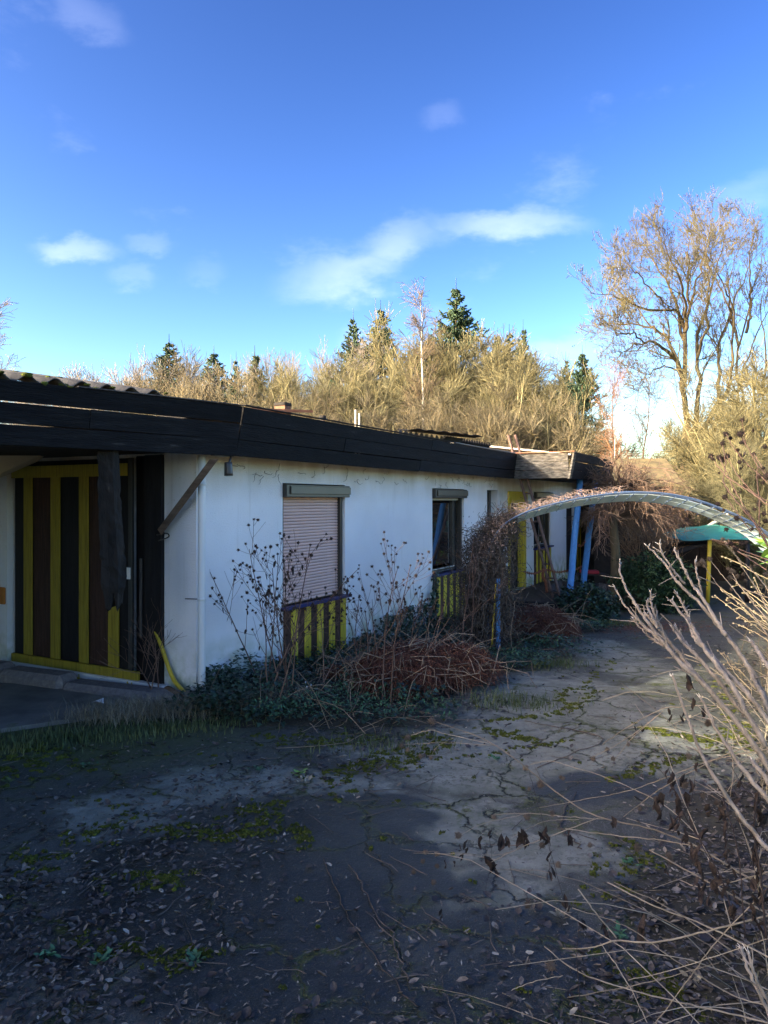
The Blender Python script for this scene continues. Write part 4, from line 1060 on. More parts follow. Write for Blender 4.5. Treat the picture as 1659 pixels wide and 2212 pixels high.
put(wB, 1420, 985, 30, 'low thicket behind the shed roof', .4, group='bare willows on the right')

# birch with white trunk
def birch(seed, h, label, bark=M_birchbark, tw=M_birchtwig, n1=34, rad=.07, ln=(1.0, 2.3), tr=.008, name='birch_tree'):
    rg = np.random.default_rng(seed); t = thing(name, label, 'birch')
    K = 14; z = np.linspace(0, h, K); P = np.zeros((1, K, 3)); P[0, :, 2] = z; P[0, :, :2] = np.cumsum(rg.normal(0, .05, (K, 2)), 0)
    R = np.linspace(rad, .012, K)[None]
    g1 = grow(P, R, n1, .2, .99, (22, 45), ln, 7, .7, .07, .5, .008, rg)
    g2 = grow(*g1, 8, .15, 1, (25, 50), (.4, 1.1), 5, .1, .1, .6, tr, rg)
    g3 = grow(*g2, 4, .2, 1, (20, 50), (.25, .6), 3, -.5, .1, .7, tr * .8, rg)
    tubes('trunk', [(P, R)], bark, t, 7, rng=rg); stuff(tubes('crown', [g1, g2, g3], tw, t, 3, rng=rg)); return t
def putb(o, u, vtop, Yd, h, rz=0):
    hh = H + (HV - vtop) / F * Yd + .35; place(o, (u - 829.5) / F * Yd, Yd, -.35, rz, hh / h)
b1_ = birch(5, 10, 'slender birch with white trunk standing tallest in the middle of the wood', rad=.10); putb(b1_, 915, 648, 29.5, 10.0)
b2_ = birch(6, 8, 'thin reddish birch just right of the dark spruce', bark=M_barkbrown, tw=M_redtwig, n1=22, rad=.05, tr=.006); putb(b2_, 1345, 800, 25, 8, 1)
b3_ = birch(7, 8, 'thin reddish birch between the dark spruce and the ash', bark=M_barkbrown, tw=M_birchtwig, n1=20, rad=.05, tr=.006); putb(b3_, 1385, 815, 26, 8, 2)
b4_ = birch(8, 8, 'thin pale birch sapling close to the left of the ash trunk', bark=M_birchbark, tw=M_redtwig, n1=18, rad=.04, tr=.006); putb(b4_, 1315, 870, 24, 8, 3)
b5_ = birch(9, 8, 'bare grey tree cut off by the left picture edge above the mossy roof', bark=M_ashtwig, tw=M_greytwig, n1=26, rad=.07); putb(b5_, -25, 700, 22, 8, 3)

def spruce(seed, h, rad, label, mt=M_spruce, dens=6, tw=13, tr=.035, droop=-.35, gap=.38, name='spruce_tree', cat='spruce'):
    rg = np.random.default_rng(seed); t = thing(name, label, cat)
    K = 10; P = np.zeros((1, K, 3)); P[0, :, 2] = np.linspace(0, h, K); R = np.linspace(.016 * h, .02, K)[None]
    tubes('trunk', [(P, R)], M_bark, t, 7, rng=rg)
    Bs = []
    z = h * .06
    while z < h * .985:
        f = 1 - z / h
        n = dens if f > .1 else 4
        for k in range(n):
            a = rg.uniform(0, 6.283); L_ = rad * (f ** .95) * rg.uniform(.55, 1.12) + .05
            tt = np.linspace(0, 1, 6); up0 = .25 if f < .3 else -.05
            x = L_ * tt; zz = z + x * up0 + L_ * droop * (tt ** 1.5) * (1 if f > .3 else .2) + L_ * .28 * tt ** 4
            Bs.append(np.stack([np.cos(a) * x, np.sin(a) * x, zz], -1))
        z += gap * rg.uniform(.75, 1.2) * (.65 if f < .3 else 1)
    B = np.array(Bs); RB = np.tile(np.linspace(.03, .02, 6), (len(B), 1))
    g = grow(B, RB, tw, .08, 1, (30, 65), (.22, .65), 3, -.35, .12, 1, tr * .5, rg, scale_t=.35)
    fb = np.clip(.30 + 1.5 * np.linalg.norm(B[:, -1, :2] - B[:, 0, :2], axis=1) / rad, 0, 1.15); g0 = g[0][:, :1]; g = (g0 + (g[0] - g0) * np.repeat(fb, tw)[:, None, None],)
    g = (g[0], np.tile(np.array([tr * .6, tr, tr * .3]), (len(g[0]), 1)))
    B2 = (B, np.tile(np.array([.02, .03, .035, .035, .03, .012]), (len(B), 1)))
    # leader
    L = (np.array([[[0, 0, h * .93], [0, 0, h * .98], [0, 0, h * 1.04]]]), np.array([[.04, .025, .012]]))
    stuff(tubes('crown', [B2, g, L], mt, t, 3, rng=rg)); return t
def puts(src, u, vtop, Yd, h, label, new, rz=0, wide=1.0):
    o = copy_tree(src, label) if new else src
    o['label'] = label; o['group'] = 'spruces above the wood'
    hh = H + (HV - vtop) / F * Yd + .35; s = hh / h
    place(o, (u - 829.5) / F * Yd, Yd, -.35, rz, (s * wide, s * wide, s))
sA = spruce(21, 12, 5.0, 'x', dens=9, tw=18, tr=.045); sB = spruce(22, 12, 4.0, 'x', dens=8, tw=15, tr=.042)
sP = spruce(23, 9, 2.6, 'x', mt=M_pine, dens=7, tr=.05, droop=.1, name='pine_tree', cat='pine')
puts(sA, 985, 622, 40, 12, 'tallest dark spruce, rising right of the white birch', False, 0, 1.1)
puts(sA, 822, 668, 40, 12, 'broad dark spruce, right one of the twin spruces left of the birch', True, 1, 1.0)
puts(sB, 763, 685, 41, 12, 'narrow dark spruce, left one of the twin spruces', False, 2, .9)
puts(sB, 365, 738, 42, 12, 'leftmost dark spruce tip above the tan bushes', True, 3, 1.5)
puts(sA, 462, 762, 42, 12, 'dark spruce between the leftmost spruce tip and the pale pine', True, 4, 1.3)
puts(sP, 550, 762, 40, 9, 'pale green pine with two tips left of the chimney sheet', False, 1)
puts(sB, 510, 775, 38, 12, 'thin dark spruce touching the left side of the pale pine', True, .5, .7)
puts(sB, 600, 780, 42, 12, 'thin dark spruce tip touching the right side of the pale pine', True, 1.4, .8)
puts(sA, 1075, 725, 40, 12, 'dark spruce with blunt top right of the tallest spruce', True, 2.2, .9)
puts(sB, 1100, 718, 41, 12, 'middle one of the clustered dark firs above the canopy', True, 2.9)
puts(sB, 1130, 708, 40, 12, 'spiky topped fir, rightmost of the cluster above the canopy', True, 3.6, .8)
puts(sB, 1222, 775, 36, 12, 'dark spruce tip behind the left shoulder of the lone right spruce', True, 4.1, .8)
puts(sA, 1258, 762, 30, 12, 'lone dark spruce standing full height at the right end of the wood', True, 5.2, .95)
puts(sB, 720, 815, 34, 12, 'small olive spruce half hidden in the willows behind the roof rods', True, 5.9, 1.2)

# large ash -------------------------------------------------------------
def z6(x, y, Yd): return tuple(at(*zc(6, x, y), Yd))
def ash(label, limbs, Yd, seed, trunkpts, tr0, n1=16, cl=True):
    rg = np.random.default_rng(seed); t = thing('ash_tree', label, 'ash tree')
    tubes('trunk', [(spline([tuple(at(u, v, y)) for u, v, y in trunkpts], 16)[None], np.linspace(tr0, tr0 * .72, 16)[None])], M_bark, t, 12, rng=rg)
    Ps, Rs = [], []
    for (pts, ra, rb) in limbs:
        P = spline([z6(x, y, Yd + dy) for (x, y, dy) in pts], 18); P[1:] += rg.normal(0, .035, (17, 3)); Ps.append(P); Rs.append(np.linspace(ra, rb, 18) ** 1.15 * .85)
    P = np.array(Ps); R = np.array(Rs)
    tubes('limb', [(P, R)], M_bark, t, 7, rng=rg)
    g1 = grow(P, R, n1, .22, .99, (25, 55), (.8, 2.1), 9, .7, .15, .5, .010, rg, scale_t=.55)
    g2 = grow(*g1, 7, .2, 1, (30, 60), (.35, .95), 6, .8, .18, .6, .006, rg, scale_t=.4)
    g3 = grow(*g2, 4, .3, 1, (25, 55), (.2, .55), 4, .8, .12, .8, .0048, rg)
    stuff(tubes('branches', [g1, g2, g3], M_ashtwig, t, 3, rng=rg))
    if cl:
        ends = np.concatenate([g2[0][:, -1], g1[0][:, -1], g3[0][::6, -1]])
        k = 6; C_ = np.repeat(ends, k, 0) + rg.normal(0, .030, (len(ends) * k, 3)); nn = len(C_)
        keep = rg.random(len(ends)) < .5; C_ = C_[np.repeat(keep, k)]; nn = len(C_)
        stuff(scatter('seed_clusters', LEAFS, LEAFS_F, C_, rotmats(rg.uniform(0, 6.28, nn), rg.uniform(.3, 2.2, nn), rg.uniform(0, 6, nn)), rg.uniform(.03, .065, nn)[:, None] * np.array([[1, 1.5, 1]]), M_seed, t, rg))
    return t
limbs = [
 ([(1235, 1290, 0), (1200, 1050, 0), (1180, 930, 0), (1110, 850, -.4), (1040, 808, -.8), (950, 822, -1), (850, 900, -1.2)], .17, .02),
 ([(1200, 1000, 0), (1150, 850, .3), (1080, 760, .5), (1000, 720, .7), (850, 712, 1), (700, 705, 1.2)], .13, .015),
 ([(1210, 1050, 0), (1215, 800, .2), (1205, 700, .4), (1150, 640, .2), (1000, 630, -.4), (850, 575, -.8), (705, 545, -1)], .14, .015),
 ([(1212, 760, 0), (1240, 600, 0), (1230, 400, -.2), (1258, 150, -.3)], .12, .012),
 ([(1212, 800, .2), (1150, 560, .9), (1050, 380, 1.4), (945, 260, 1.8)], .11, .012),
 ([(1225, 700, 0), (1190, 500, -1.2), (1120, 330, -1.8), (1080, 200, -2.2)], .09, .012),
 ([(1268, 1290, 0), (1290, 1050, .3), (1280, 850, .6), (1330, 600, .8), (1400, 350, .9), (1430, 180, 1)], .15, .012),
 ([(1285, 1320, 0), (1380, 1160, -.3), (1440, 1080, -.5), (1470, 950, -.8), (1480, 700, -1), (1450, 480, -1.2), (1520, 250, -1.4)], .15, .012),
 ([(1400, 1140, 0), (1395, 950, .5), (1400, 800, .8), (1480, 600, 1.2), (1560, 400, 1.4), (1600, 190, 1.5)], .12, .012),
 ([(1280, 900, 0), (1330, 700, -1.2), (1330, 450, -1.8), (1320, 220, -2)], .09, .012),
 ([(1240, 620, 0), (1300, 420, 1.2), (1340, 250, 1.8), (1360, 160, 2)], .08, .012),
 ([(1060, 760, .4), (980, 650, 1.4), (900, 520, 2), (850, 430, 2.4)], .06, .012),
 ([(1010, 815, -.7), (930, 760, -1.8), (850, 760, -2.4), (740, 640, -2.8)], .06, .012),
 ([(1180, 960, 0), (1090, 940, -1), (1000, 1000, -1.6), (960, 1090, -2)], .06, .012),
 ([(1100, 600, 0), (1000, 480, -.6), (920, 400, -1), (860, 330, -1.1)], .06, .012)]
ash('large bare ash with dark seed clusters and forked mossy trunk right of the shed', limbs, 26, 31, [(1484, 1130, 26), (1486, 1050, 26), (1490, 980, 26), (1491, 925, 26)], .34)
limbs2 = [([(x + 330 - 40 * k, y + 30 * k, dy) for (x, y, dy) in L_[0]], L_[1] * .8, L_[2]) for k, L_ in enumerate(limbs[3:9])]
ash('second bare ash cut off by the right picture edge', limbs2, 27, 32, [(1640, 1130, 27), (1636, 1020, 27), (1625, 930, 27), (1622, 890, 27)], .25, n1=10)

# weeping tree with red twigs -------------------------------------------
wt = thing('weeping_tree', 'small weeping tree with umbrella of reddish bare twigs beside the deck', 'tree')
rg = np.random.default_rng(41)
b0 = at(1328, 1268, 14.2); b0.z = -.3
tpth = [tuple(b0), tuple(at(1330, 1200, 14.2)), tuple(at(1324, 1120, 14.2)), tuple(at(1330, 1050, 14.3))]
P = spline(tpth, 12)[None]; R = np.linspace(.10, .07, 12)[None]
tubes('trunk', [(P, R)], M_bark, wt, 9, rng=rg)
g1 = grow(P, R, 46, .6, 1, (30, 85), (.7, 1.45), 9, .3, .16, .3, .007, rg, scale_t=.0); g1[0][:, :, 0] += np.linspace(0, .35, 9)[None]
g1[0][:, :, 2] -= (np.linspace(0, 1, 9) ** 2)[None] * .6
g2 = grow(*g1, 16, .1, 1, (20, 60), (.3, .8), 6, -.7, .2, .6, .0035, rg)
g3 = grow(*g2, 3, .1, 1, (20, 60), (.15, .4), 4, -.6, .2, .8, .003, rg)
stuff(tubes('crown', [g1, g2, g3], M_weepbrown, wt, 3, rng=rg))
# red twigged shrub on its sunlit top
rt = willow(55, h=2.4, stems=22, spread=1.1, tw=M_redlit, bk=M_redlit, label='sunlit tangle of orange red bare twigs in front of the shed roof', n1=6, n2=4, n3=2, tr=.004)
rt.name = 'red_twig_shrub'; rt.location = (at(1400, 1100, 15.6).x, 15.6, .35); rt.scale = (.62, .5, .72)
rg2 = np.random.default_rng(77)
# green laurel bushes right of frame (they show in the window glass)
def bush(name, c, rad, n, m, label, cat, size, seed, T=LEAFS, TF=LEAFS_F, inner=.35):
    rg = np.random.default_rng(seed); t = thing(name, label, cat)
    d = rg.normal(size=(n, 3)); d /= np.linalg.norm(d, axis=1, keepdims=True)
    lob = 1 + .22 * np.sin(d[:, 0] * 5 + seed) * np.cos(d[:, 1] * 6) + .12 * np.sin(d[:, 2] * 9 + d[:, 0] * 7)
    r = (inner + (1 - inner) * rg.random(n) ** .5) * lob
    C_ = np.array(c) + d * r[:, None] * np.array(rad)
    ok = C_[:, 2] > -.3; C_ = C_[ok]; k = len(C_)
    stuff(scatter('foliage', T, TF, C_, rotmats(rg.uniform(0, 6.28, k), rg.uniform(-.9, .9, k), rg.uniform(-.8, .8, k)), rg.uniform(size * .6, size * 1.3, k), m, t, rg))
    K = 5; st = 9; P = np.zeros((st, K, 3))
    for i in range(st):
        e = np.array(c) + rg.normal(size=3) * np.array(rad) * .4; b = np.array([c[0] + rg.normal() * .15, c[1] + rg.normal() * .15, -.35]); P[i] = spline([b, (b + e) / 2 + rg.normal(0, .1, 3), e], K)
    tubes('stems', [(P, np.tile(np.linspace(.03, .01, K) * min(1, rad[0]), (st, 1)))], M_bark, t, 5, rng=rg)
    return t
bush('yew_bush', (5.15, 14.1, .15), (.85, .8, .62), 8000, M_yew, 'low dark evergreen bush beside the log planter under the weeping twigs', 'bush', .10, 61)
bush('laurel_bush', (10.9, 19.2, .7), (1.5, 1.9, 1.4), 3500, M_laurel, 'bright green laurel bush at the right picture edge below the awning', 'bush', .16, 62)
bush('laurel_bush', (3.52, 6.65, 1.30), (.10, .1, .16), 60, M_laurel, 'small bright green sprig at the right picture edge beside the awning', 'bush', .16, 63)
bush('ivy_clump', (at(1272, 1300, 12.6).x, 12.7, .0), (.50, .5, .36), 2600, M_ivy, 'rounded dark ivy clump at the corner of the deck steps', 'ivy', .07, 64, IVY, IVY_F, .6)

# ------------------------------------------------------------------ vine over the arch foot
vine = thing('dead_vine', 'dark matted dead vine smothering the left foot and shoulder of the arch', 'vine')
rg = np.random.default_rng(51)
def pick(n, lo, hi): return arc[rg.integers(lo, hi, n)] + np.array([0, .2, 0])
strands = []
n = 2600
i0 = np.clip((rg.beta(1.0, 1.4, n) * 29).astype(int), 0, 28)
base = arc[i0] + np.array([0, .2, 0])
K = 8; P = np.empty((n, K, 3)); w_ = np.where(i0 < 14, .26, np.where(i0 < 20, .16, .07))[:, None]
p = base + rg.normal(0, 1, (n, 3)) * w_ * np.array([.8, 1, .6])
d = rg.normal(size=(n, 3)); d /= np.linalg.norm(d, axis=1, keepdims=True)
for k in range(K):
    P[:, k] = p; d = d + rg.normal(0, .5, (n, 3)) + (base - p) * .9 + np.array([0, 0, -.12]); d /= np.linalg.norm(d, axis=1, keepdims=True); p = p + d * .055
stuff(tubes('strands', [(P, np.tile(np.linspace(.004, .0025, K), (n, 1)))], M_vine, vine, 3, rng=rg))
# hanging curtain strands down to the ground
n2_ = 260; top = arc[rg.integers(8, 21, n2_)] + rg.normal(0, .1, (n2_, 3)) * np.array([1, 2, .4]) + np.array([0, .2, 0])
K = 12; P2 = np.empty((n2_, K, 3)); ln_ = rg.uniform(.4, 1.35, n2_)
for k in range(K):
    P2[:, k] = top + np.stack([rg.normal(0, .018, n2_) - .10 * (k / K) ** 2 * rg.random(n2_), rg.normal(0, .02, n2_), -ln_ * k / (K - 1)], -1)
P2[:, :, 2] = np.maximum(P2[:, :, 2], -.05)
stuff(tubes('hanging_stems', [(P2, np.full((n2_, K), .0045))], M_vine, vine, 3, rng=rg))
n3_ = 9000; ii = rg.integers(0, 21, n3_); C_ = arc[ii] + np.array([0, .2, 0]) + rg.normal(0, 1, (n3_, 3)) * np.array([.17, .2, .10])
stuff(scatter('leaves', LEAFS, LEAFS_F, C_, rotmats(rg.uniform(0, 6.3, n3_), rg.uniform(-1.3, 1.3, n3_), rg.uniform(-1.5, 1.5, n3_)), rg.uniform(.018, .045, n3_), M_vineleaf, vine, rg))
n4 = 3200; ii = rg.integers(13, 44, n4); ii = np.where(rg.random(n4) < .6, rg.integers(13, 26, n4), ii)
C_ = arc[ii] + np.array([0, .2, 0]) + rg.normal(0, 1, (n4, 3)) * np.where(ii < 24, 1., .45)[:, None] * np.array([.08, .2, .06])
stuff(scatter('sunlit_leaves', LEAFS, LEAFS_F, C_, rotmats(rg.uniform(0, 6.3, n4), rg.uniform(-1.4, .3, n4), rg.uniform(-1.5, 1.5, n4)), rg.uniform(.02, .05, n4), M_vinelit, vine, rg))
n5 = 130; ii = rg.integers(14, 46, n5); b_ = arc[ii] + np.stack([rg.normal(0, .03, n5), rg.uniform(0, .4, n5), np.zeros(n5)], -1)
P5 = np.stack([b_ + np.stack([rg.normal(0, .02, n5) * k, rg.normal(0, .02, n5) * k, np.full(n5, .030 * k)], -1) for k in range(4)], 1)
stuff(tubes('upright_shoots', [(P5, np.tile(np.array([.004, .0035, .003, .002]), (n5, 1)))], M_vinelit, vine, 3, rng=rg))

# ------------------------------------------------------------------ ivy, herbs, grass along the wall
rg = np.random.default_rng(71)
def bedpts(n, s0, s1, t0, t1, pw=1.0):
    s = rg.uniform(s0, s1, n); e = np.array([bed_edge(x) for x in s]); t = t0 + (t1 - t0) * rg.random(n) ** pw
    nn = .03 + (e - .03) * t; Pq = np.array(P0)[None] + np.outer(s, np.array(D)) + np.outer(nn, np.array(N)); return s, t, Pq
s, t, C_ = bedpts(46000, -.5, 12.5, 0, 1.10, 1.0)
hump = .07 + .12 * np.exp(-t * 5) * (.6 + .5 * np.sin(s * 2.1)) + .10 * (np.sin(s * 3.7 + t * 6) > .2)
C_[:, 2] = zground(C_[:, 0], C_[:, 1]) + .05 + rg.random(len(C_)) * hump
den = rg.random(len(C_)) < (.55 + .45 * (np.sin(s * 1.7 + 2.0) * np.sin(t * 5 + s) > -.3)) * (1 - .5 * (t > .8))
C_ = C_[den]; k = len(C_)
stuff(scatter('ground_ivy', IVY, IVY_F, C_, rotmats(rg.uniform(0, 6.3, k), rg.uniform(-.7, .5, k), rg.uniform(-.6, .6, k)), rg.uniform(.03, .065, k), M_ivy, None, rg))
# ivy climbing the wall foot
cs, cz = [], []
for (s0, hgt, w_) in [(.15, .26, .22), (.35, .18, .3), (.75, .10, .3), (1.25, .16, .25), (1.75, .10, .4), (2.3, .10, .3), (3.0, .20, .4), (3.65, .38, .35), (4.2, .45, .3), (4.75, .45, .30), (5.05, .6, .10), (5.12, .9, .04), (5.9, .10, .4), (6.5, .45, .3), (6.9, .75, .25), (7.3, .40, .3)]:
    m_ = int(900 * w_ * hgt) + 110
    cs.append(s0 + rg.normal(0, w_ * .5, m_)); cz.append(rg.random(m_) ** .75 * hgt)
cs = np.concatenate(cs); cz = np.concatenate(cz) ; k = len(cs)
C_ = np.array(P0)[None] + np.outer(cs, np.array(D)) + np.outer(.03 + rg.random(k) * .10, np.array(N)); C_[:, 2] = zground(C_[:, 0], C_[:, 1]) + cz + .02
stuff(scatter('climbing_ivy', IVY, IVY_F, C_, rotmats(rg.uniform(0, 6.3, k), rg.uniform(.4, 1.9, k), rg.uniform(-.8, .8, k)), rg.uniform(.03, .07, k), M_ivy, None, rg))
# fresh green herb patches
s, t, C_ = bedpts(16000, -.4, 6.3, .30, 1.08)
kk = (np.sin(s * 3.1 + 1) + np.sin(t * 9 + s * 2)) > .1; C_ = C_[kk]; k = len(C_)
C_[:, 2] = zground(C_[:, 0], C_[:, 1]) + .08 + rg.random(k) * .12
stuff(scatter('green_herbs', LEAFS, LEAFS_F, C_, rotmats(rg.uniform(0, 6.3, k), rg.uniform(-1.0, .4, k), rg.uniform(-.5, .5, k)), rg.uniform(.02, .045, k), M_herb, None, rg))
# grass
def grass(name, pts, hgt, m, lean=.5, w=.006):
    k = len(pts); sc_ = np.stack([rg.uniform(.3, 1.3, k) * hgt * lean, np.full(k, w), rg.uniform(.4, 1.2, k) * hgt], -1)
    # bend along x
    return stuff(scatter(name, [(0, .5, 0), (0, -.5, 0), (.25, .4, .55), (.25, -.4, .55), (1, 0, 1.0)], BLADE_F, pts, rotmats(rg.uniform(0, 6.3, k), np.zeros(k), np.zeros(k)), sc_, m, None, rg))
def areapts(n, pts_uv, spread):
    out = []
    for (u, v, wgt) in pts_uv:
        g = gnd(u, v); m_ = int(n * wgt); out.append(np.stack([g.x + rg.normal(0, spread[0], m_), g.y + rg.normal(0, spread[1], m_)], -1))
    q = np.concatenate(out); return np.column_stack([q, zground(q[:, 0], q[:, 1])])
ga = areapts(2600, [(100, 1595, .22), (220, 1590, .22), (330, 1575, .2), (430, 1570, .15), (520, 1560, .1), (20, 1620, .12)], (.22, .10))
grass('grass_strip', ga, .06, M_grass)
ga = areapts(4200, [(300, 1545, .2), (380, 1545, .2), (470, 1540, .25), (600, 1530, .2), (230, 1560, .15)], (.22, .12)); ga[:, 2] += .03
grass('dry_grass_strip', ga, .13, M_strawgrass, 1.4, .003)
ga = areapts(2600, [(830, 1610, .1), (1100, 1520, .2), (1180, 1440, .2), (1280, 1345, .3), (1330, 1350, .2)], (.25, .15))
grass('yard_grass', ga, .08, M_grass, .8)
s = rg.uniform(-4, 16, 11000); nn = 4.55 + rg.random(11000) ** 1.5 * 4.0
C_ = np.array(P0)[None] + np.outer(s, np.array(D)) + np.outer(nn, np.array(N)); C_[:, 2] = surf(C_[:, 0], C_[:, 1])
C_ = C_[::2]; grass('verge_grass', C_, .15, M_strawgrass, 1.2, .005)

# snowdrops
sd = thing('snowdrop_clump', 'tiny clump of white snowdrops in the bed below the pink shutter', 'flowers')
g = gnd(668, 1520)
for k, (a, b) in enumerate([(660, 1473), (663, 1483), (672, 1479)]):
    p = at(a, b, g.y); stuff_ = tube1('stalk', [(p.x + .01, p.y, .05), (p.x, p.y, p.z + .012)], .003, .002, M_herb, sd, k=4)
    scatter('bloom', [(0, 0, 0), (.3, .3, -.5), (-.3, .3, -.5), (0, -.4, -.5), (0, 0, -1)], [(0, 1, 2), (0, 2, 3), (0, 3, 1), (1, 4, 2), (2, 4, 3), (3, 4, 1)], [(p.x, p.y, p.z + .01)], rotmats(np.zeros(1), np.zeros(1), np.zeros(1)), [.026], M_litter, sd)

# ------------------------------------------------------------------ straw heaps (collapsed dead fern)
def heap(u, v, rx, ry, hz, n, label, seed, pale=.09):
    rg = np.random.default_rng(seed); g = gnd(u, v); t = thing('straw_heap', label, 'dead fern heap', (g.x, g.y, g.z), ANG)
    K = 9
    def arcs(n, r0, r1, hh, rr):
        a = rg.uniform(0, 6.283, n); b = a + rg.normal(0, .9, n); ra = rg.uniform(.0, .75, n); rb = rg.uniform(.6, 1.12, n)
        tt = np.linspace(0, 1, K)[None]
        x = (np.cos(a) * ra)[:, None] * (1 - tt) + (np.cos(b) * rb)[:, None] * tt; y = (np.sin(a) * ra)[:, None] * (1 - tt) + (np.sin(b) * rb)[:, None] * tt
        rr_ = np.sqrt(x ** 2 + y ** 2); dome = np.sqrt(np.clip(1 - (rr_ / 1.12) ** 2, 0, 1)) * rg.uniform(hh[0], hh[1], n)[:, None]
        P = np.stack([x * rx, y * ry, dome * hz * (1 - .25 * (x > .3))], -1) + rg.normal(0, .022, (n, K, 3))
        return P, np.tile(np.linspace(rr, rr * .5, K), (n, 1))
    stuff(tubes('thatch', [arcs(n, 0, 1, (.35, 1.0), .0036)], M_fern, t, 3, rng=rg))
    # broken, kinked pale stalks on top
    m_ = int(n * pale); a = rg.uniform(0, 6.283, m_); r = rg.random(m_) ** .6 * .95
    p0 = np.stack([np.cos(a) * r * rx, np.sin(a) * r * ry, np.sqrt(1 - r ** 2 * .8) * hz * rg.uniform(.5, 1.05, m_)], -1)
    d1 = rg.normal(size=(m_, 3)) * np.array([1, 1, .35]); d1 /= np.linalg.norm(d1, axis=1, keepdims=True); l1 = rg.uniform(.10, .38, m_)[:, None]
    p1 = p0 + d1 * l1; d2 = d1 * .3 + rg.normal(size=(m_, 3)) * .5 + np.array([0, 0, -1.1]); d2 /= np.linalg.norm(d2, axis=1, keepdims=True); p2 = p1 + d2 * rg.uniform(.06, .25, m_)[:, None]
    P = np.stack([p0, (p0 + p1) / 2, p1, p1 * .5 + p2 * .5, p2], 1); P[:, :, 2] = np.maximum(P[:, :, 2], .01)
    stuff(tubes('broken_stalks', [(P, np.tile(np.array([.004, .004, .0038, .0035, .003]), (m_, 1)))], M_fernpale, t, 4, rng=rg))
    return t
heap(885, 1482, .84, .48, .40, 3600, 'large reddish brown heap of collapsed dead fern between the two nearest windows', 81)
heap(985, 1475, .55, .45, .38, 1200, 'smaller rust red fern heap at the right end of the large heap', 82)
heap(1160, 1385, .85, .55, .48, 1800, 'reddish heap of dead fern in front of the deck steps at the ladder foot', 83, .10)
heap(770, 1480, .45, .35, .22, 500, 'flat brown straw tangle at the left end of the large fern heap', 84, .2)

# ------------------------------------------------------------------ weeds with burr heads
def burr_mesh(name, m, seed, spikes=26):
    rg = np.random.default_rng(seed); V, Fc = ICO1; V = V * .72
    d = rg.normal(size=(spikes, 3)); d /= np.linalg.norm(d, axis=1, keepdims=True)
    vs = [V]; fs = [Fc]; o_ = len(V)
    for q in d:
        a = np.cross(q, rg.normal(size=3)); a /= np.linalg.norm(a); b = np.cross(q, a)
        vs.append(np.array([q * .6 + a * .09, q * .6 - a * .05 + b * .08, q * .6 - a * .05 - b * .08, q * rg.uniform(1.05, 1.4)])); fs.append(np.array([(0, 1, 3), (1, 2, 3), (2, 0, 3)]) + o_); o_ += 4
    V = np.concatenate(vs); Fc = np.concatenate(fs); me = bpy.data.meshes.new(name); me.from_pydata(V.tolist(), [], Fc.tolist()); me.update(); me.materials.append(m); return me
BM = {'dark': burr_mesh('burr_head', M_burr, 1), 'pale': burr_mesh('burr_head_pale', M_burrpale, 2, 44), 'straw': burr_mesh('burr_head_straw', M_burrstraw, 3, 14)}
def burr(p, r, kind, parent):
    o = bpy.data.objects.new('burr_head', BM[kind]); COL.objects.link(o); o.parent = parent
    r *= 1.25 if kind != 'straw' else 1; o.location = p; o.scale = (r, r, r * random.uniform(.9, 1.15)); o.rotation_euler = (random.uniform(0, 6), random.uniform(0, 6), random.uniform(0, 6)); return o
def weed(u, v, hgt, seed, label, stems=3, spread=.25, nb=5, maxb=60, r=.012, leafn=20, kind='dark', base=None):
    rg = np.random.default_rng(seed); g = base or gnd(u, v); t = thing('dried_weed', label, 'dried weed', tuple(g))
    K = 10; P = np.empty((stems, K, 3))
    for i in range(stems):
        d = np.array([rg.normal() * spread, rg.normal() * spread * .6, 1.]); d /= np.linalg.norm(d); p = np.array([rg.normal() * .05, rg.normal() * .05, 0.]); L_ = hgt * rg.uniform(.72, 1)
        P[i, 0] = p
        for k in range(1, K):
            d = d + rg.normal(0, .045, 3); d /= np.linalg.norm(d); p = p + d * L_ / (K - 1); P[i, k] = p
    R = np.tile(np.linspace(.008, .0028, K), (stems, 1))
    g1 = grow(P, R, nb, .35, .95, (28, 50), (.3, .75), 6, .35, .05, .6, .0022, rg, scale_t=.5)
    g2 = grow(*g1, 3, .3, .95, (25, 50), (.1, .3), 5, .3, .06, .7, .0014, rg, scale_t=.3)
    tubes('stems', [(P, R)], M_weed, t, 5, rng=rg); stuff(tubes('side_stems', [g1, g2], M_weed, t, 3, rng=rg))
    ends = np.concatenate([g2[0][:, -1], g1[0][:, -1], P[:, -1]]); rg.shuffle(ends)
    for e in ends[:maxb]: burr(tuple(e), r * rg.uniform(.75, 1.25), kind, t)
    if leafn:
        base_ = np.concatenate([g1[0].reshape(-1, 3), P[:, 2:].reshape(-1, 3)]); C_ = base_[rg.integers(0, len(base_), leafn)]
        stuff(scatter('withered_leaves', LEAF, LEAF_F, C_, rotmats(rg.uniform(0, 6.3, leafn), rg.uniform(1.1, 1.7, leafn), rg.uniform(-1, 1, leafn)), rg.uniform(.035, .075, leafn), M_leafdark, t, rg))
    return t
weed(620, 1515, 1.62, 101, 'tall dark weed with many burr heads before the left half of the pink shutter', 4, .26, 7, 95, .0125, 30)
weed(560, 1500, 1.55, 102, 'tall burr weed left of the pink shutter against the white wall', 3, .30, 7, 80, .0125, 24)
weed(585, 1530, 1.05, 103, 'shorter leaning burr weed at the left foot of the pink shuttered window', 3, .5, 5, 30, .011, 18)
weed(832, 1535, 1.50, 104, 'upright burr weed with pale tips between the two nearest windows', 2, .10, 8, 60, .0115, 8)
weed(790, 1500, .95, 105, 'small burr weed right of the striped panel under the pink shutter', 3, .18, 5, 40, .011, 8)
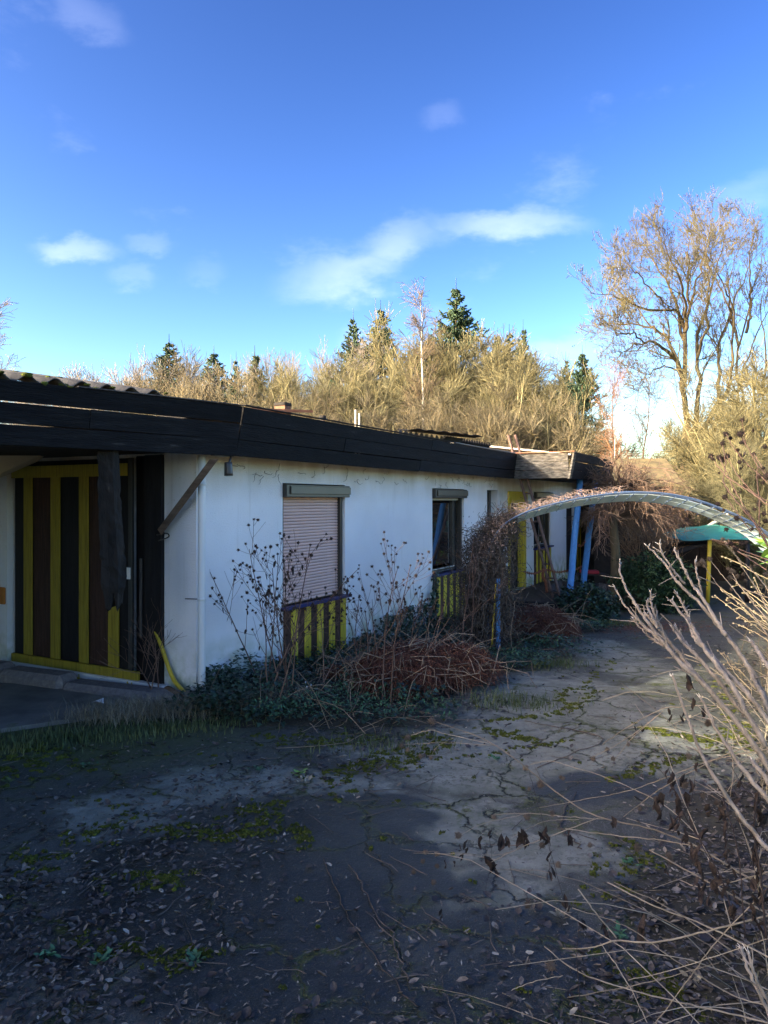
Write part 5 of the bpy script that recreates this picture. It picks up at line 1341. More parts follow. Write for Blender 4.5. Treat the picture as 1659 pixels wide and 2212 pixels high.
weed(870, 1490, .85, 106, 'small burr weed behind the large fern heap', 2, .22, 5, 26, .011, 4)
weed(1010, 1440, 1.45, 107, 'sparse burr weed between the small window and the arch foot', 2, .22, 5, 24, .012, 6)
weed(690, 1500, .8, 108, 'low burr weed in front of the striped panel under the pink shutter', 3, .35, 5, 30, .010, 10)
weed(325, 1510, .65, 109, 'small feathery weed in front of the black door post', 3, .25, 6, 0, .008, 0)

# loose thin dead stalks around the bed
rg = np.random.default_rng(121)
n = 620; s = rg.uniform(-.3, 7.5, n); nn = rg.uniform(.15, 2.0, n); b_ = np.array(P0)[None] + np.outer(s, np.array(D)) + np.outer(nn, np.array(N)); b_[:, 2] = zground(b_[:, 0], b_[:, 1]) + .05
d = rg.normal(size=(n, 3)) * np.array([1, 1, .45]) + np.array([0, 0, .35]); d /= np.linalg.norm(d, axis=1, keepdims=True); K = 6; P = np.empty((n, K, 3)); p = b_.copy(); ln_ = rg.uniform(.15, .8, n)[:, None]
for k in range(K):
    P[:, k] = p; d = d + rg.normal(0, .12, (n, 3)) + np.array([0, 0, -.14]); d /= np.linalg.norm(d, axis=1, keepdims=True); p = p + d * ln_ / (K - 1); p[:, 2] = np.maximum(p[:, 2], zground(p[:, 0], p[:, 1]) + .01)
stuff(tubes('loose_stalks', [(P, np.tile(np.linspace(.0035, .002, K), (n, 1)))], M_fernpale, None, 3, rng=rg))

# dead creeper tendrils stuck under the eaves
n = 46; s = np.concatenate([rg.uniform(.2, 8, 30), rg.uniform(.2, 8, 16)]); K = 7; P = np.empty((n, K, 3)); z0 = rg.uniform(2.02, 2.2, n)
for i in range(n):
    x, z = s[i], z0[i]; d = rg.uniform(-2.6, -.4)
    for k in range(K):
        q = wp(x, .012 + .01 * rg.random(), z); P[i, k] = q; d += rg.normal(0, .7); x += math.cos(d) * .03; z += math.sin(d) * .018
stuff(tubes('creeper_remains', [(P, np.tile(np.linspace(.003, .0015, K), (n, 1)))], M_vine, None, 3, rng=rg))

# ------------------------------------------------------------------ fallen leaves: 300 nearest are single pieces of the ground, the rest one mass
rg = np.random.default_rng(131)
def leafmesh(name, m, seed, long):
    r_ = np.random.default_rng(seed); T = np.array(LEAF); T[:, 0] -= .5; T[:, 1] *= (.62 if long else 1.45); T[:, 2] *= r_.uniform(.3, 2.2); T[:, 2] += r_.normal(0, .02, len(T))
    if not long: T[:, 1] += r_.normal(0, .05, len(T))
    me = bpy.data.meshes.new(name); me.from_pydata(T.tolist(), [], LEAF_F); me.update(); me.materials.append(m); return me
LM = [leafmesh('fallen_leaf', M_leaf, i, i % 2) for i in range(8)] + [leafmesh('fallen_leaf', M_leafpale, 20, 0)]
def leafdens(x, y):
    g = .5 + .5 * np.sin(x * 2.3 + 1.3 * np.sin(y * 1.9)) * np.sin(y * 2.7 + x)
    near = np.clip((4.1 - y) / 1.6, 0, 1)
    s_ = (x - P0.x) * D.x + (y - P0.y) * D.y; n_ = (x - P0.x) * N.x + (y - P0.y) * N.y
    edge = np.clip(1 - np.abs(n_ - 1.9) / 1.0, 0, 1) + 1.6 * np.clip((n_ - 3.8) / .6, 0, 1)
    bare = np.exp(-(((x - .25) / .7) ** 2 + ((y - 4.1) / .55) ** 2))
    return np.clip(.08 + .42 * near * (.15 + g ** 1.5 * 1.3) + .6 * edge + .35 * (x < -1) * (y < 5.5) * g - .6 * bare, 0, 1)
cnt = 0
while cnt < 300:
    y = 2.45 + 2.6 * rg.random() ** 1.4; x = rg.uniform(-.53, .53) * y
    if rg.random() > leafdens(x, y): continue
    o = bpy.data.objects.new('fallen_leaf', LM[8] if rg.random() < .06 else LM[rg.integers(0, 8)]); COL.objects.link(o); o.parent = ground
    sz = rg.uniform(.018, .048); o.location = (x, y, float(surf(x, y)) + .006); o.scale = (sz, sz, sz); o.rotation_euler = (rg.normal(0, .18), rg.normal(0, .18), rg.uniform(0, 6.28)); cnt += 1
for (nm, N__, m_, sz) in (('leaf_litter', 34000, M_leaf, (.009, .036)), ('dark_leaf_litter', 26000, M_leafwet, (.010, .040)), ('pale_leaf_litter', 1800, M_leafpale, (.010, .034))):
    y = 2.3 + 10.5 * rg.random(N__) ** 1.25; x = rg.uniform(-.56, .56, N__) * y
    s_ = (x - P0.x) * D.x + (y - P0.y) * D.y; n_ = (x - P0.x) * N.x + (y - P0.y) * N.y
    ok = (rg.random(N__) < leafdens(x, y) * .9) & (n_ > .1 + .0 * s_) & ((s_ > -.4) | (y < 5.6)); x, y = x[ok], y[ok]; k = len(x)
    C_ = np.column_stack([x, y, surf(x, y) + .006 + rg.random(k) * .012])
    wd = rg.uniform(.5, 2.3, k); S_ = sz[0] + (sz[1] * 1.35 - sz[0]) * rg.random(k) ** 1.8
    stuff(scatter(nm, (np.array(LEAF) * [1, .62, 1] - [.5, 0, 0]) if nm != 'dark_leaf_litter' else (np.array(LEAF) * [1, .9, 1] - [.5, 0, 0]), LEAF_F, C_, rotmats(rg.uniform(0, 6.3, k), rg.normal(0, .13, k), rg.normal(0, .16, k)), np.column_stack([S_, S_ * wd, S_ * rg.uniform(-2, 4.5, k)]), m_, None, rg))

rg = np.random.default_rng(137)
for (nm, cnt_, m_) in (('fine_debris', 30000, M_leaf), ('dark_debris', 16000, M_leafwet), ('pale_debris', 2600, M_leafpale)):
    y = 2.3 + 11 * rg.random(cnt_) ** 1.5; x = rg.uniform(-.56, .56, cnt_) * y; n_ = (x - P0.x) * N.x + (y - P0.y) * N.y
    g_ = .5 + .5 * np.sin(x * 3.1 + 2 * np.sin(y * 1.4)) * np.sin(y * 3.7 - x); ok = (n_ > .1) & (rg.random(cnt_) < .25 + .75 * g_ ** 2); x, y = x[ok], y[ok]; k = len(x)
    S_ = rg.uniform(.004, .014, k); stuff(scatter(nm, np.array(LEAFS) - [.5, 0, 0], LEAFS_F, np.column_stack([x, y, surf(x, y) + .006]), rotmats(rg.uniform(0, 6.3, k), rg.normal(0, .3, k), rg.normal(0, .3, k)), np.column_stack([S_ * rg.uniform(.8, 2.4, k), S_ * rg.uniform(.8, 2, k), S_]), m_, None, rg))
q_ = np.concatenate([np.stack([gnd(u, v).x + rg.normal(0, .45, 1500), gnd(u, v).y + rg.normal(0, .35, 1500)], -1) for (u, v) in ((1330, 1358), (1430, 1352), (1080, 1400))])
stuff(scatter('rusty_needle_litter', np.array(LEAFS) - [.5, 0, 0], LEAFS_F, np.column_stack([q_, surf(q_[:, 0], q_[:, 1]) + .012]), rotmats(rg.uniform(0, 6.3, len(q_)), rg.normal(0, .2, len(q_)), rg.normal(0, .2, len(q_))), rg.uniform(.03, .08, len(q_))[:, None] * np.array([[1, .5, 1]]), M_fern, None, rg))
# moss cushions -----------------------------------------------------------
rg = np.random.default_rng(141)
def mosspath(uv, n, sp=.02, r=(.012, .035)):
    P = np.array([gnd(*q)[:] for q in uv]); sp_ = spline(P, n); sp_[:, :2] += rg.normal(0, sp, (n, 2)); return sp_, rg.uniform(r[0], r[1], n)
ms = [mosspath([(960, 1640), (1100, 1620), (1240, 1600)], 20), mosspath([(1060, 1560), (1150, 1550), (1230, 1535), (1290, 1490)], 60, .03), mosspath([(1230, 1530), (1210, 1500), (1260, 1480), (1330, 1430)], 50, .04),
      mosspath([(700, 1680), (790, 1650), (900, 1640)], 60, .06, (.02, .04)), mosspath([(560, 1800), (640, 1795), (650, 1830)], 26, .03, (.02, .04)), mosspath([(330, 1790), (430, 1800), (500, 1810), (590, 1760)], 60, .05, (.02, .045)),
      mosspath([(720, 1720), (830, 1640), (880, 1620)], 40, .07, (.015, .04)), mosspath([(1380, 1570), (1460, 1590), (1520, 1600), (1600, 1580)], 70, .05, (.02, .045)), mosspath([(1330, 1690), (1400, 1660), (1480, 1640)], 40, .03), 
      mosspath([(250, 1895), (330, 1905), (380, 1895)], 30, .04, (.02, .045)), mosspath([(180, 2050), (330, 2060), (420, 2075)], 40, .05, (.015, .035)), mosspath([(1060, 1580), (1110, 1590), (1180, 1610)], 40, .05, (.015, .035)),
      mosspath([(480, 1770), (560, 1740), (620, 1745)], 30, .04), mosspath([(1560, 1470), (1590, 1540), (1620, 1620)], 60, .06, (.02, .05)), mosspath([(1350, 2110), (1440, 2130), (1500, 2200)], 30, .05, (.015, .04)), mosspath([(880, 1590), (960, 1600), (900, 1640)], 50, .05, (.015, .035)),
      mosspath([(1300, 1900), (1390, 1830), (1340, 1960)], 30, .06, (.015, .035)), mosspath([(1540, 1980), (1590, 2080), (1620, 2150)], 40, .07, (.015, .045)),
      mosspath([(20, 1690), (60, 1620), (140, 1660)], 60, .12, (.02, .05)), mosspath([(60, 1880), (150, 1830), (260, 1760)], 50, .10, (.015, .04)), mosspath([(560, 1590), (700, 1600), (800, 1590)], 50, .07, (.015, .035))]
Cm = np.concatenate([a for a, b in ms]); Sm = np.concatenate([b for a, b in ms])
# stray cushions
k = 130; y = rg.uniform(2.6, 8.5, k); x = rg.uniform(-.52, .52, k) * y; s_ = (x - P0.x) * N.x + (y - P0.y) * N.y; ok = s_ > .4
Cm = np.vstack([Cm, np.column_stack([x, y, y * 0])[ok]]); Sm = np.concatenate([Sm, rg.uniform(.008, .028, ok.sum())])
Cm[:, 2] = zground(Cm[:, 0], Cm[:, 1]) + .002
# each cushion is a knot of small lumps
rep = 10; Cm2 = np.repeat(Cm, rep, 0); Sm2 = np.repeat(Sm, rep) * rg.uniform(.12, .36, len(Cm2)); Cm2[:, :2] += rg.normal(0, 1, (len(Cm2), 2)) * np.repeat(Sm, rep)[:, None] * .45
V1, F1 = ICO1; V1 = V1 * (1 + rg.normal(0, .10, (len(V1), 1)))
k = len(Cm2); stuff(scatter('moss_cushions', V1, F1, Cm2, rotmats(rg.uniform(0, 6.3, k), rg.normal(0, .2, k), rg.normal(0, .2, k)), np.column_stack([Sm2, Sm2, Sm2 * rg.uniform(.45, .8, k)]), M_moss, None, rg, True))
# fine mossy fuzz on every cushion
kk = len(Cm2) * 5; ii = rg.integers(0, len(Cm2), kk); pt_ = Cm2[ii] + np.column_stack([rg.normal(0, .5, kk) * Sm2[ii], rg.normal(0, .5, kk) * Sm2[ii], Sm2[ii] * .35])
stuff(scatter('moss_fuzz', BLADE, BLADE_F, pt_, rotmats(rg.uniform(0, 6.3, kk), rg.normal(0, .5, kk), rg.normal(0, .5, kk)), np.column_stack([np.full(kk, .008), np.full(kk, .003), rg.uniform(.005, .013, kk)]), M_moss, None, rg))
# rosettes of small green weeds in the yard
for k, (u, v, m_) in enumerate([(645, 1672, M_laurel), (560, 1665, M_herb), (655, 1690, M_strawgrass), (185, 1495 + 160, M_herb), (215, 2080, M_herb), (420, 2075, M_herb), (110, 2070, M_herb), (1340, 2030, M_herb), (1220, 1990, M_strawgrass), (1510, 2130, M_strawgrass), (1360, 1870, M_herb), (60, 1640, M_grass), (20, 1690, M_grass), (1640, 1960, M_herb), (1070, 1640, M_herb)]):
    g = gnd(u, v); n = 22; a = rg.uniform(0, 6.3, n)
    C_ = np.column_stack([g.x + rg.normal(0, .02, n), g.y + rg.normal(0, .02, n), np.full(n, float(zground(g.x, g.y)) + .012)])
    o = scatter('rosette_weed', LEAF, LEAF_F, C_, rotmats(a, rg.uniform(-.5, -.05, n), rg.normal(0, .3, n)), rg.uniform(.015, .045, n), m_, None, rg)
    tag(o, ['small bright weed rosette on the asphalt below the bed', 'green weed sprig right of the wet patch', 'pale yellowish rosette beside the bright one', 'green sprig in the mossy ground near the left edge', 'green weed among leaves in the lower left', 'green weed with round leaves right of the lower left moss', 'pale green sprig at the far lower left', 'weed rosette under the lowest dry stalks', 'pale yellow rosette among the leaves lower right', 'pale rosette near the bottom right corner', 'green sprig on the leafy ground below the hanging dark leaves', 'grassy tuft at the left edge', 'grassy tuft lower at the left edge', 'green weed at the right edge under the stalks', 'green sprig on the pale asphalt near the drooping burr stem'][k], 'weed', 'weed rosettes on the asphalt')
# twigs on the ground
tw_ = [[(1235 / 1, 1655), (1180, 1690), (1120, 1705)], [(600, 1880), (650, 1960), (720, 2050), (760, 2150)], [(1240, 2090 - 110), (1180, 1960), (1120, 1965)]]
n = 170; y = 2.5 + 4.5 * rg.random(n); x = rg.uniform(-.52, .52, n) * y; a = rg.uniform(0, 3.14, n); L_ = rg.uniform(.05, .3, n); K = 5; P = np.empty((n, K, 3))
for k in range(K):
    f = k / (K - 1) - .5; P[:, k, 0] = x + np.cos(a) * L_ * f + rg.normal(0, .006, n); P[:, k, 1] = y + np.sin(a) * L_ * f + rg.normal(0, .006, n); P[:, k, 2] = zground(P[:, k, 0], P[:, k, 1]) + .008
stuff(tubes('fallen_twigs', [(P, np.tile(np.linspace(.003, .0015, K), (n, 1)))], M_vine, None, 4, rng=rg))
runner = []
for (uv) in ([(700, 1860), (740, 1960), (800, 2050), (900, 2180)], [(760, 1870), (800, 1950), (850, 2030), (880, 2120)], [(1245, 1715), (1210, 1780), (1260, 1840)], [(1130, 1560), (1300, 1600), (1160, 1660)]):
    q = spline([tuple(gnd(*c)) for c in uv], 24); q[:, :2] += rg.normal(0, .008, (24, 2)); q[:, 2] = zground(q[:, 0], q[:, 1]) + .008; runner.append(q)
stuff(tubes('bare_creepers', [(np.array(runner), np.full((4, 24), .0035))], M_vine, None, 5, rng=rg))
g = gnd(382, 1537); pts_ = [(g.x + dx_, g.y + dy_, .03 + dz_) for dx_, dy_, dz_ in [(-.05, 0, 0), (.0, -.03, .02), (.06, -.01, .0), (.04, .05, .03), (-.03, .04, .01)]]
g = gnd(210, 1530)
tag(mk('paper_scrap', [(g.x - .05, g.y, .05), (g.x + .0, g.y - .03, .07), (g.x + .06, g.y - .01, .045), (g.x + .04, g.y + .04, .08), (g.x - .03, g.y + .04, .055)], [(0, 1, 4), (1, 3, 4), (1, 2, 3)], M_litter), 'crumpled white scrap of paper on the slab near the kerb', 'litter')

# ------------------------------------------------------------------ right hand foreground: big grey stalks
ws = thing('woody_stalk_clump', 'fan of thick grey broken woody stalks rising from the lower right corner', 'dead stalks')
def z(k, pts, ya, yb):
    n_ = len(pts); return [tuple(at(*(zc(k, x, y) if k else (x, y)), ya + (yb - ya) * i / (n_ - 1))) for i, (x, y) in enumerate(pts)]
ST = [
 (4, [(705, 905), (850, 1060), (940, 1190), (1130, 1370), (1280, 1560), (1380, 1680), (1550, 1940), (1700, 2250)], 2.75, 2.2, .005, .0105),
 (4, [(795, 885), (830, 980), (930, 1120), (1000, 1210)], 2.75, 2.65, .004, .006),
 (4, [(915, 930), (990, 1080), (1060, 1210), (1130, 1310), (1240, 1480), (1330, 1620)], 2.7, 2.35, .005, .008),
 (4, [(1080, 1030), (1100, 1150), (1140, 1300)], 2.65, 2.55, .004, .005),
 (4, [(485, 1040), (490, 1130), (560, 1290), (650, 1430), (740, 1560), (840, 1680), (950, 1820), (1150, 2000), (1500, 2420), (1750, 2800)], 2.8, 2.1, .0045, .011),
 (4, [(440, 1220), (520, 1370), (600, 1460), (700, 1560), (800, 1650), (950, 1800)], 2.8, 2.5, .004, .008),
 (4, [(590, 1480), (650, 1560), (740, 1640), (830, 1700)], 2.75, 2.6, .003, .005),
 (4, [(690, 1440), (760, 1520), (840, 1620), (930, 1730), (1050, 1880), (1200, 2050)], 2.72, 2.4, .007, .009),
 (4, [(730, 1270), (735, 1370), (790, 1520), (870, 1650)], 2.72, 2.6, .004, .006),
 (4, [(700, 1340), (710, 1400), (790, 1560)], 2.74, 2.6, .0045, .006),
 (4, [(895, 1330), (970, 1440), (1040, 1530), (1080, 1640), (1200, 1760), (1330, 1900), (1500, 2080), (1700, 2350)], 2.6, 2.1, .005, .009),
 (4, [(940, 1290), (1000, 1400), (1060, 1560)], 2.6, 2.5, .005, .006),
 (4, [(900, 1550), (980, 1660), (1080, 1760), (1240, 1940), (1480, 2250)], 2.55, 2.2, .006, .009),
 (4, [(930, 1545), (1000, 1660), (1070, 1740)], 2.56, 2.45, .004, .005),
 (4, [(1055, 1530), (1110, 1650), (1200, 1780), (1360, 2000), (1640, 2500)], 2.45, 2.1, .008, .010),
 (4, [(1525, 1660), (1600, 1770), (1720, 1950)], 2.3, 2.1, .007, .009),
 (4, [(1470, 1810), (1540, 1950), (1640, 2150), (1760, 2500)], 2.35, 2.1, .007, .010),
 (8, [(1250, 175), (1330, 400), (1400, 560), (1560, 800), (1700, 960)], 2.5, 2.1, .006, .009),
 (8, [(1370, 270), (1450, 420), (1550, 570), (1700, 760)], 2.4, 2.1, .006, .009),
 (8, [(1590, 540), (1640, 600), (1720, 720)], 2.2, 2.05, .008, .010),
 (8, [(1545, 1335), (1580, 1450), (1680, 1659), (1740, 1760)], 2.1, 2.0, .006, .008),
 (8, [(1575, 1360), (1610, 1480), (1700, 1640)], 2.05, 2.0, .005, .007)]
rg = np.random.default_rng(151)
for (k, pts, ya, yb, ra, rb) in ST:
    P = z(k, pts, ya, yb)
    tube1('stalk', P, ra * .72, rb * .80, M_woody, ws, sides=8, k=max(14, len(P) * 6), wob=.0014, rng=rg)
    # splintered tip
    tip = Vector(P[0]); dr_ = (Vector(P[0]) - Vector(P[1])).normalized()
    for _ in range(3):
        e = tip + dr_ * rg.uniform(.006, .018) + Vector(rg.normal(0, .006, 3).tolist())
        tube1('splinter', [tuple(tip - dr_ * .006), tuple(e)], ra * .4, .0008, M_pole, ws, sides=4, k=3)
# short broken side spurs
n = 340; sp_P = []
allp = [spline(z(k, pts, ya, yb), 30) for (k, pts, ya, yb, a_, b_) in ST]
for i in range(n):
    q = allp[rg.integers(0, len(allp))]; j = rg.integers(1, 28); t_ = q[j - 1] - q[j + 1]; t_ /= np.linalg.norm(t_); d = t_ * .8 + rg.normal(0, .5, 3); d /= np.linalg.norm(d); L_ = rg.uniform(.004, .02) if rg.random() < .8 else rg.uniform(.03, .09)
    sp_P.append([q[j], q[j] + d * L_ * .5, q[j] + d * L_ + rg.normal(0, .002, 3)])
stuff(tubes('side_spurs', [(np.array(sp_P), np.tile(np.array([.0026, .002, .0012]), (n, 1)))], M_woody, ws, 4, rng=rg))

# burr plants, upper right (in front of the willows)
def stemset(name, label, cat, items, m, mburr, burrs, leaves=(), hang=M_leafdark):
    t = thing(name, label, cat)
    for (k, pts, ya, yb, ra, rb) in items:
        P = z(k, pts, ya, yb); tube1('stem', P, ra * .75, rb * .72, m, t, sides=6, k=max(12, len(P) * 6), wob=.001, rng=rg)
    for (k, x, y, Yd, r) in burrs: burr(tuple(at(*zc(k, x, y), Yd)), r, mburr, t)
    for (k, x, y, Yd, L_) in [q_ for l_ in leaves for q_ in (l_, (l_[0], l_[1] + rg.normal(0, 6), l_[2] + rg.uniform(8, 26), l_[3], l_[4] * .8))]:
        p = at(*zc(k, x, y), Yd)
        L_ = L_ * .95; T = np.array(LEAF) * np.array([L_, L_ * rg.uniform(.5, 1.1), L_ * rg.uniform(2, 5)]); T += rg.normal(0, L_ * .05, (8, 3))
        Rm = rotmats(np.array([rg.uniform(0, 6.3)]), np.array([1.35 + rg.normal(0, .15)]), np.array([rg.normal()]))
        V = T @ Rm[0].T; V = V - V.mean(0) + np.array(p); mk('shrivelled_leaf', V, np.array(LEAF_F), hang, t, True)
    return t
ub = [(9, x, y, 2.5 + rg.uniform(-.1, .1), .0105 * s_) for (x, y, s_) in [(1333, 170, .8), (1133, 345, 1), (1311, 345, 1.15), (1190, 397, .7), (1350, 445, .9), (1318, 452, .6), (1090, 460, 1), (1275, 545, .8), (947, 620, 1), (968, 655, .7), (1052, 638, 1), (1093, 650, .7), (1097, 680, .6), (1147, 622, 1.1), (1311, 608, .7), (1302, 693, .8), (1045, 830, .5), (1316, 775, .5), (1305, 870, .6), (1376, 995, .8), (1237, 1055, .7), (1307, 1068, .5), (1153, 1060, .4), (1122, 1130, 1), (1030, 1215, .8), (1492, 1280, .7), (1607, 1335, .9), (1394, 1325, 1), (1625, 1430, .8), (1617, 505, .8), (1480, 590, .7), (1470, 300, .5), (1545, 870, 1), (1640, 875, 1.3), (1592, 950, .7), (1550, 1220, 1), (1265, 1395, .9), (1105, 1290, .6), (1600, 770, .6), (645, 1405, .8), (600, 1490, .7), (1137, 1530, .8), (1370, 1310, .7), (1460, 1525, .6), (1330, 1710, 1), (1390, 1690, .7), (1250, 1775, 1), (1195, 1710, .9)]]
us = [(9, [(1333, 170), (1370, 400), (1370, 500)], 2.5, 2.5, .0015, .002), (9, [(1133, 345), (1250, 540), (1400, 720), (1560, 860), (1720, 1020)], 2.5, 2.4, .0018, .003),
      (9, [(1311, 345), (1420, 540), (1540, 740), (1720, 960)], 2.5, 2.4, .0018, .003), (9, [(1090, 460), (1130, 700), (1100, 900), (1110, 960), (1200, 1100), (1330, 1260), (1480, 1440), (1600, 1640), (1760, 1880)], 2.55, 2.3, .0018, .0045),
      (9, [(947, 620), (1060, 780), (1180, 900), (1350, 1010), (1500, 1110), (1720, 1280)], 2.5, 2.35, .0018, .0035), (9, [(1052, 638), (1120, 780), (1200, 950), (1290, 1130), (1400, 1310), (1540, 1500), (1760, 1760)], 2.5, 2.35, .0016, .003),
      (9, [(1147, 622), (1230, 780), (1340, 930), (1500, 1090), (1720, 1220)], 2.5, 2.4, .0016, .003), (9, [(1122, 1130), (1200, 1230), (1290, 1350), (1450, 1560)], 2.5, 2.4, .0015, .0025),
      (9, [(1480, 590), (1560, 720), (1700, 900)], 2.45, 2.4, .0015, .0025), (9, [(1394, 1325), (1480, 1450), (1640, 1680)], 2.45, 2.35, .0015, .0025), (9, [(1540, 740), (1515, 880), (1535, 1060), (1550, 1200), (1545, 1440), (1560, 1560)], 2.42, 2.4, .002, .003),
      (9, [(1330, 1710), (1250, 1690), (1100, 1720), (940, 1650)], 2.5, 2.55, .0016, .0016), (9, [(960, 1650), (1180, 1720), (1350, 1800), (1500, 1850), (1720, 1930)], 2.6, 2.4, .002, .003), (9, [(1160, 1650), (1250, 1780), (1400, 1880), (1640, 2040)], 2.6, 2.4, .002, .003)]
ul = [(9, x, y, 2.45, L_) for (x, y, L_) in [(1362, 600, .02), (1350, 680, .018), (1340, 740, .014), (1405, 740, .012), (1440, 820, .010), (1188, 805, .008), (1510, 920, .012), (1533, 1060, .014), (1535, 1170, .013), (1555, 1230, .014), (1545, 1370, .016), (1552, 1450, .014), (1550, 1590, .016), (1590, 1480, .012), (1390, 1310, .01)]]
stemset('burr_plant', 'arching dead stems with round dark burr heads against the yellow willows', 'dried weed', us, M_weed, 'dark', ub, ul)

# pale round burr heads and straw stems in the middle right
mb = [(4, x, y, 2.6, .0095 * s_) for (x, y, s_) in [(1138, 1028, 1.1), (1105, 1050, .9), (1152, 1055, .9), (1197, 1010, .9), (1370, 1103, 1), (1340, 1085, .6), (1360, 1155, 1), (1415, 1145, .9), (1390, 1110, .7), (1300, 855, .8), (1350, 890, 1), (1420, 945, 1), (1370, 1250, .8), (1350, 1340, .7), (1560, 1060, .8), (1465, 1130, .7), (1520, 1080, .9), (1640, 1130, .9), (1480, 1180, .7), (1600, 1220, .8)]]
mstem = [(4, [(1197, 1010), (1290, 1130), (1380, 1240), (1520, 1420), (1720, 1700)], 2.6, 2.3, .0014, .003), (4, [(1138, 1040), (1250, 1200), (1350, 1300), (1500, 1400)], 2.6, 2.4, .0014, .0025), (4, [(1370, 1103), (1420, 1200), (1560, 1380), (1720, 1560)], 2.6, 2.4, .0014, .003), (4, [(1360, 1155), (1500, 1260), (1720, 1330)], 2.6, 2.4, .0014, .003), (4, [(1300, 855), (1420, 1000), (1560, 1130), (1720, 1330)], 2.6, 2.4, .0014, .003), (4, [(1310, 860), (1420, 950), (1560, 1000), (1720, 1080)], 2.6, 2.4, .0016, .003),
         (4, [(1350, 890), (1450, 1060), (1600, 1300), (1700, 1500)], 2.6, 2.4, .0016, .003)]
stemset('burr_plant', 'greyish round burr heads on thin stems beside the yellow awning post', 'dried weed', mstem, M_straw, 'pale', mb)
# sunlit yellow straw sprays
sb, ss = [], []
for (x0, y0, x1, y1) in [(1288, 1250, 1659, 1480), (1300, 1265, 1640, 1520), (1240, 1300, 1659, 1620), (1325, 1000, 1659, 1150), (1410, 1200, 1659, 1380), (1330, 1335, 1659, 1560), (1430, 1535, 1659, 1660), (1480, 1500, 1659, 1570), (1400, 1830, 1659, 1940), (1310, 1750, 1500, 2000), (1340, 1780, 1520, 2010), (1290, 1760, 1470, 2013), (1550, 1160, 1700, 1420), (1490, 1280, 1700, 1500), (1560, 1440, 1720, 1560)]:
    ss.append((4, [(x0, y0), ((x0 * 2 + x1) / 3 + rg.uniform(-25, 25), (y0 * 2 + y1) / 3 + rg.uniform(-25, 25)), ((x0 + 2 * x1) / 3, (y0 + 2 * y1) / 3 + rg.uniform(-20, 20)), (x1 + 60, y1 + 40)], 3.3, 3.0, .0016, .003))
    sb.append((4, x0, y0, 3.3, .0055))
    for j in range(3):
        f = .1 + .2 * j; xx = x0 + (x1 - x0) * f; yy = y0 + (y1 - y0) * f; ax_, ay_ = xx - rg.uniform(25, 70), yy + rg.uniform(-55, 20)
        ss.append((4, [(ax_, ay_), ((ax_ + xx) / 2, (ay_ + yy) / 2 - 5), (xx, yy)], 3.28, 3.25, .001, .0014)); sb.append((4, ax_, ay_, 3.28, .005))
stemset('straw_spray', 'sunlit straw coloured stems with tiny round tips right of the grey stalks', 'dried weed', ss, M_strawlit, 'straw', sb)
for (x, y, x1, y1) in [(550, 1250, 1000, 1500), (600, 1225, 760, 1360), (640, 1320, 900, 1420), (880, 1195, 1060, 1400)]: pass

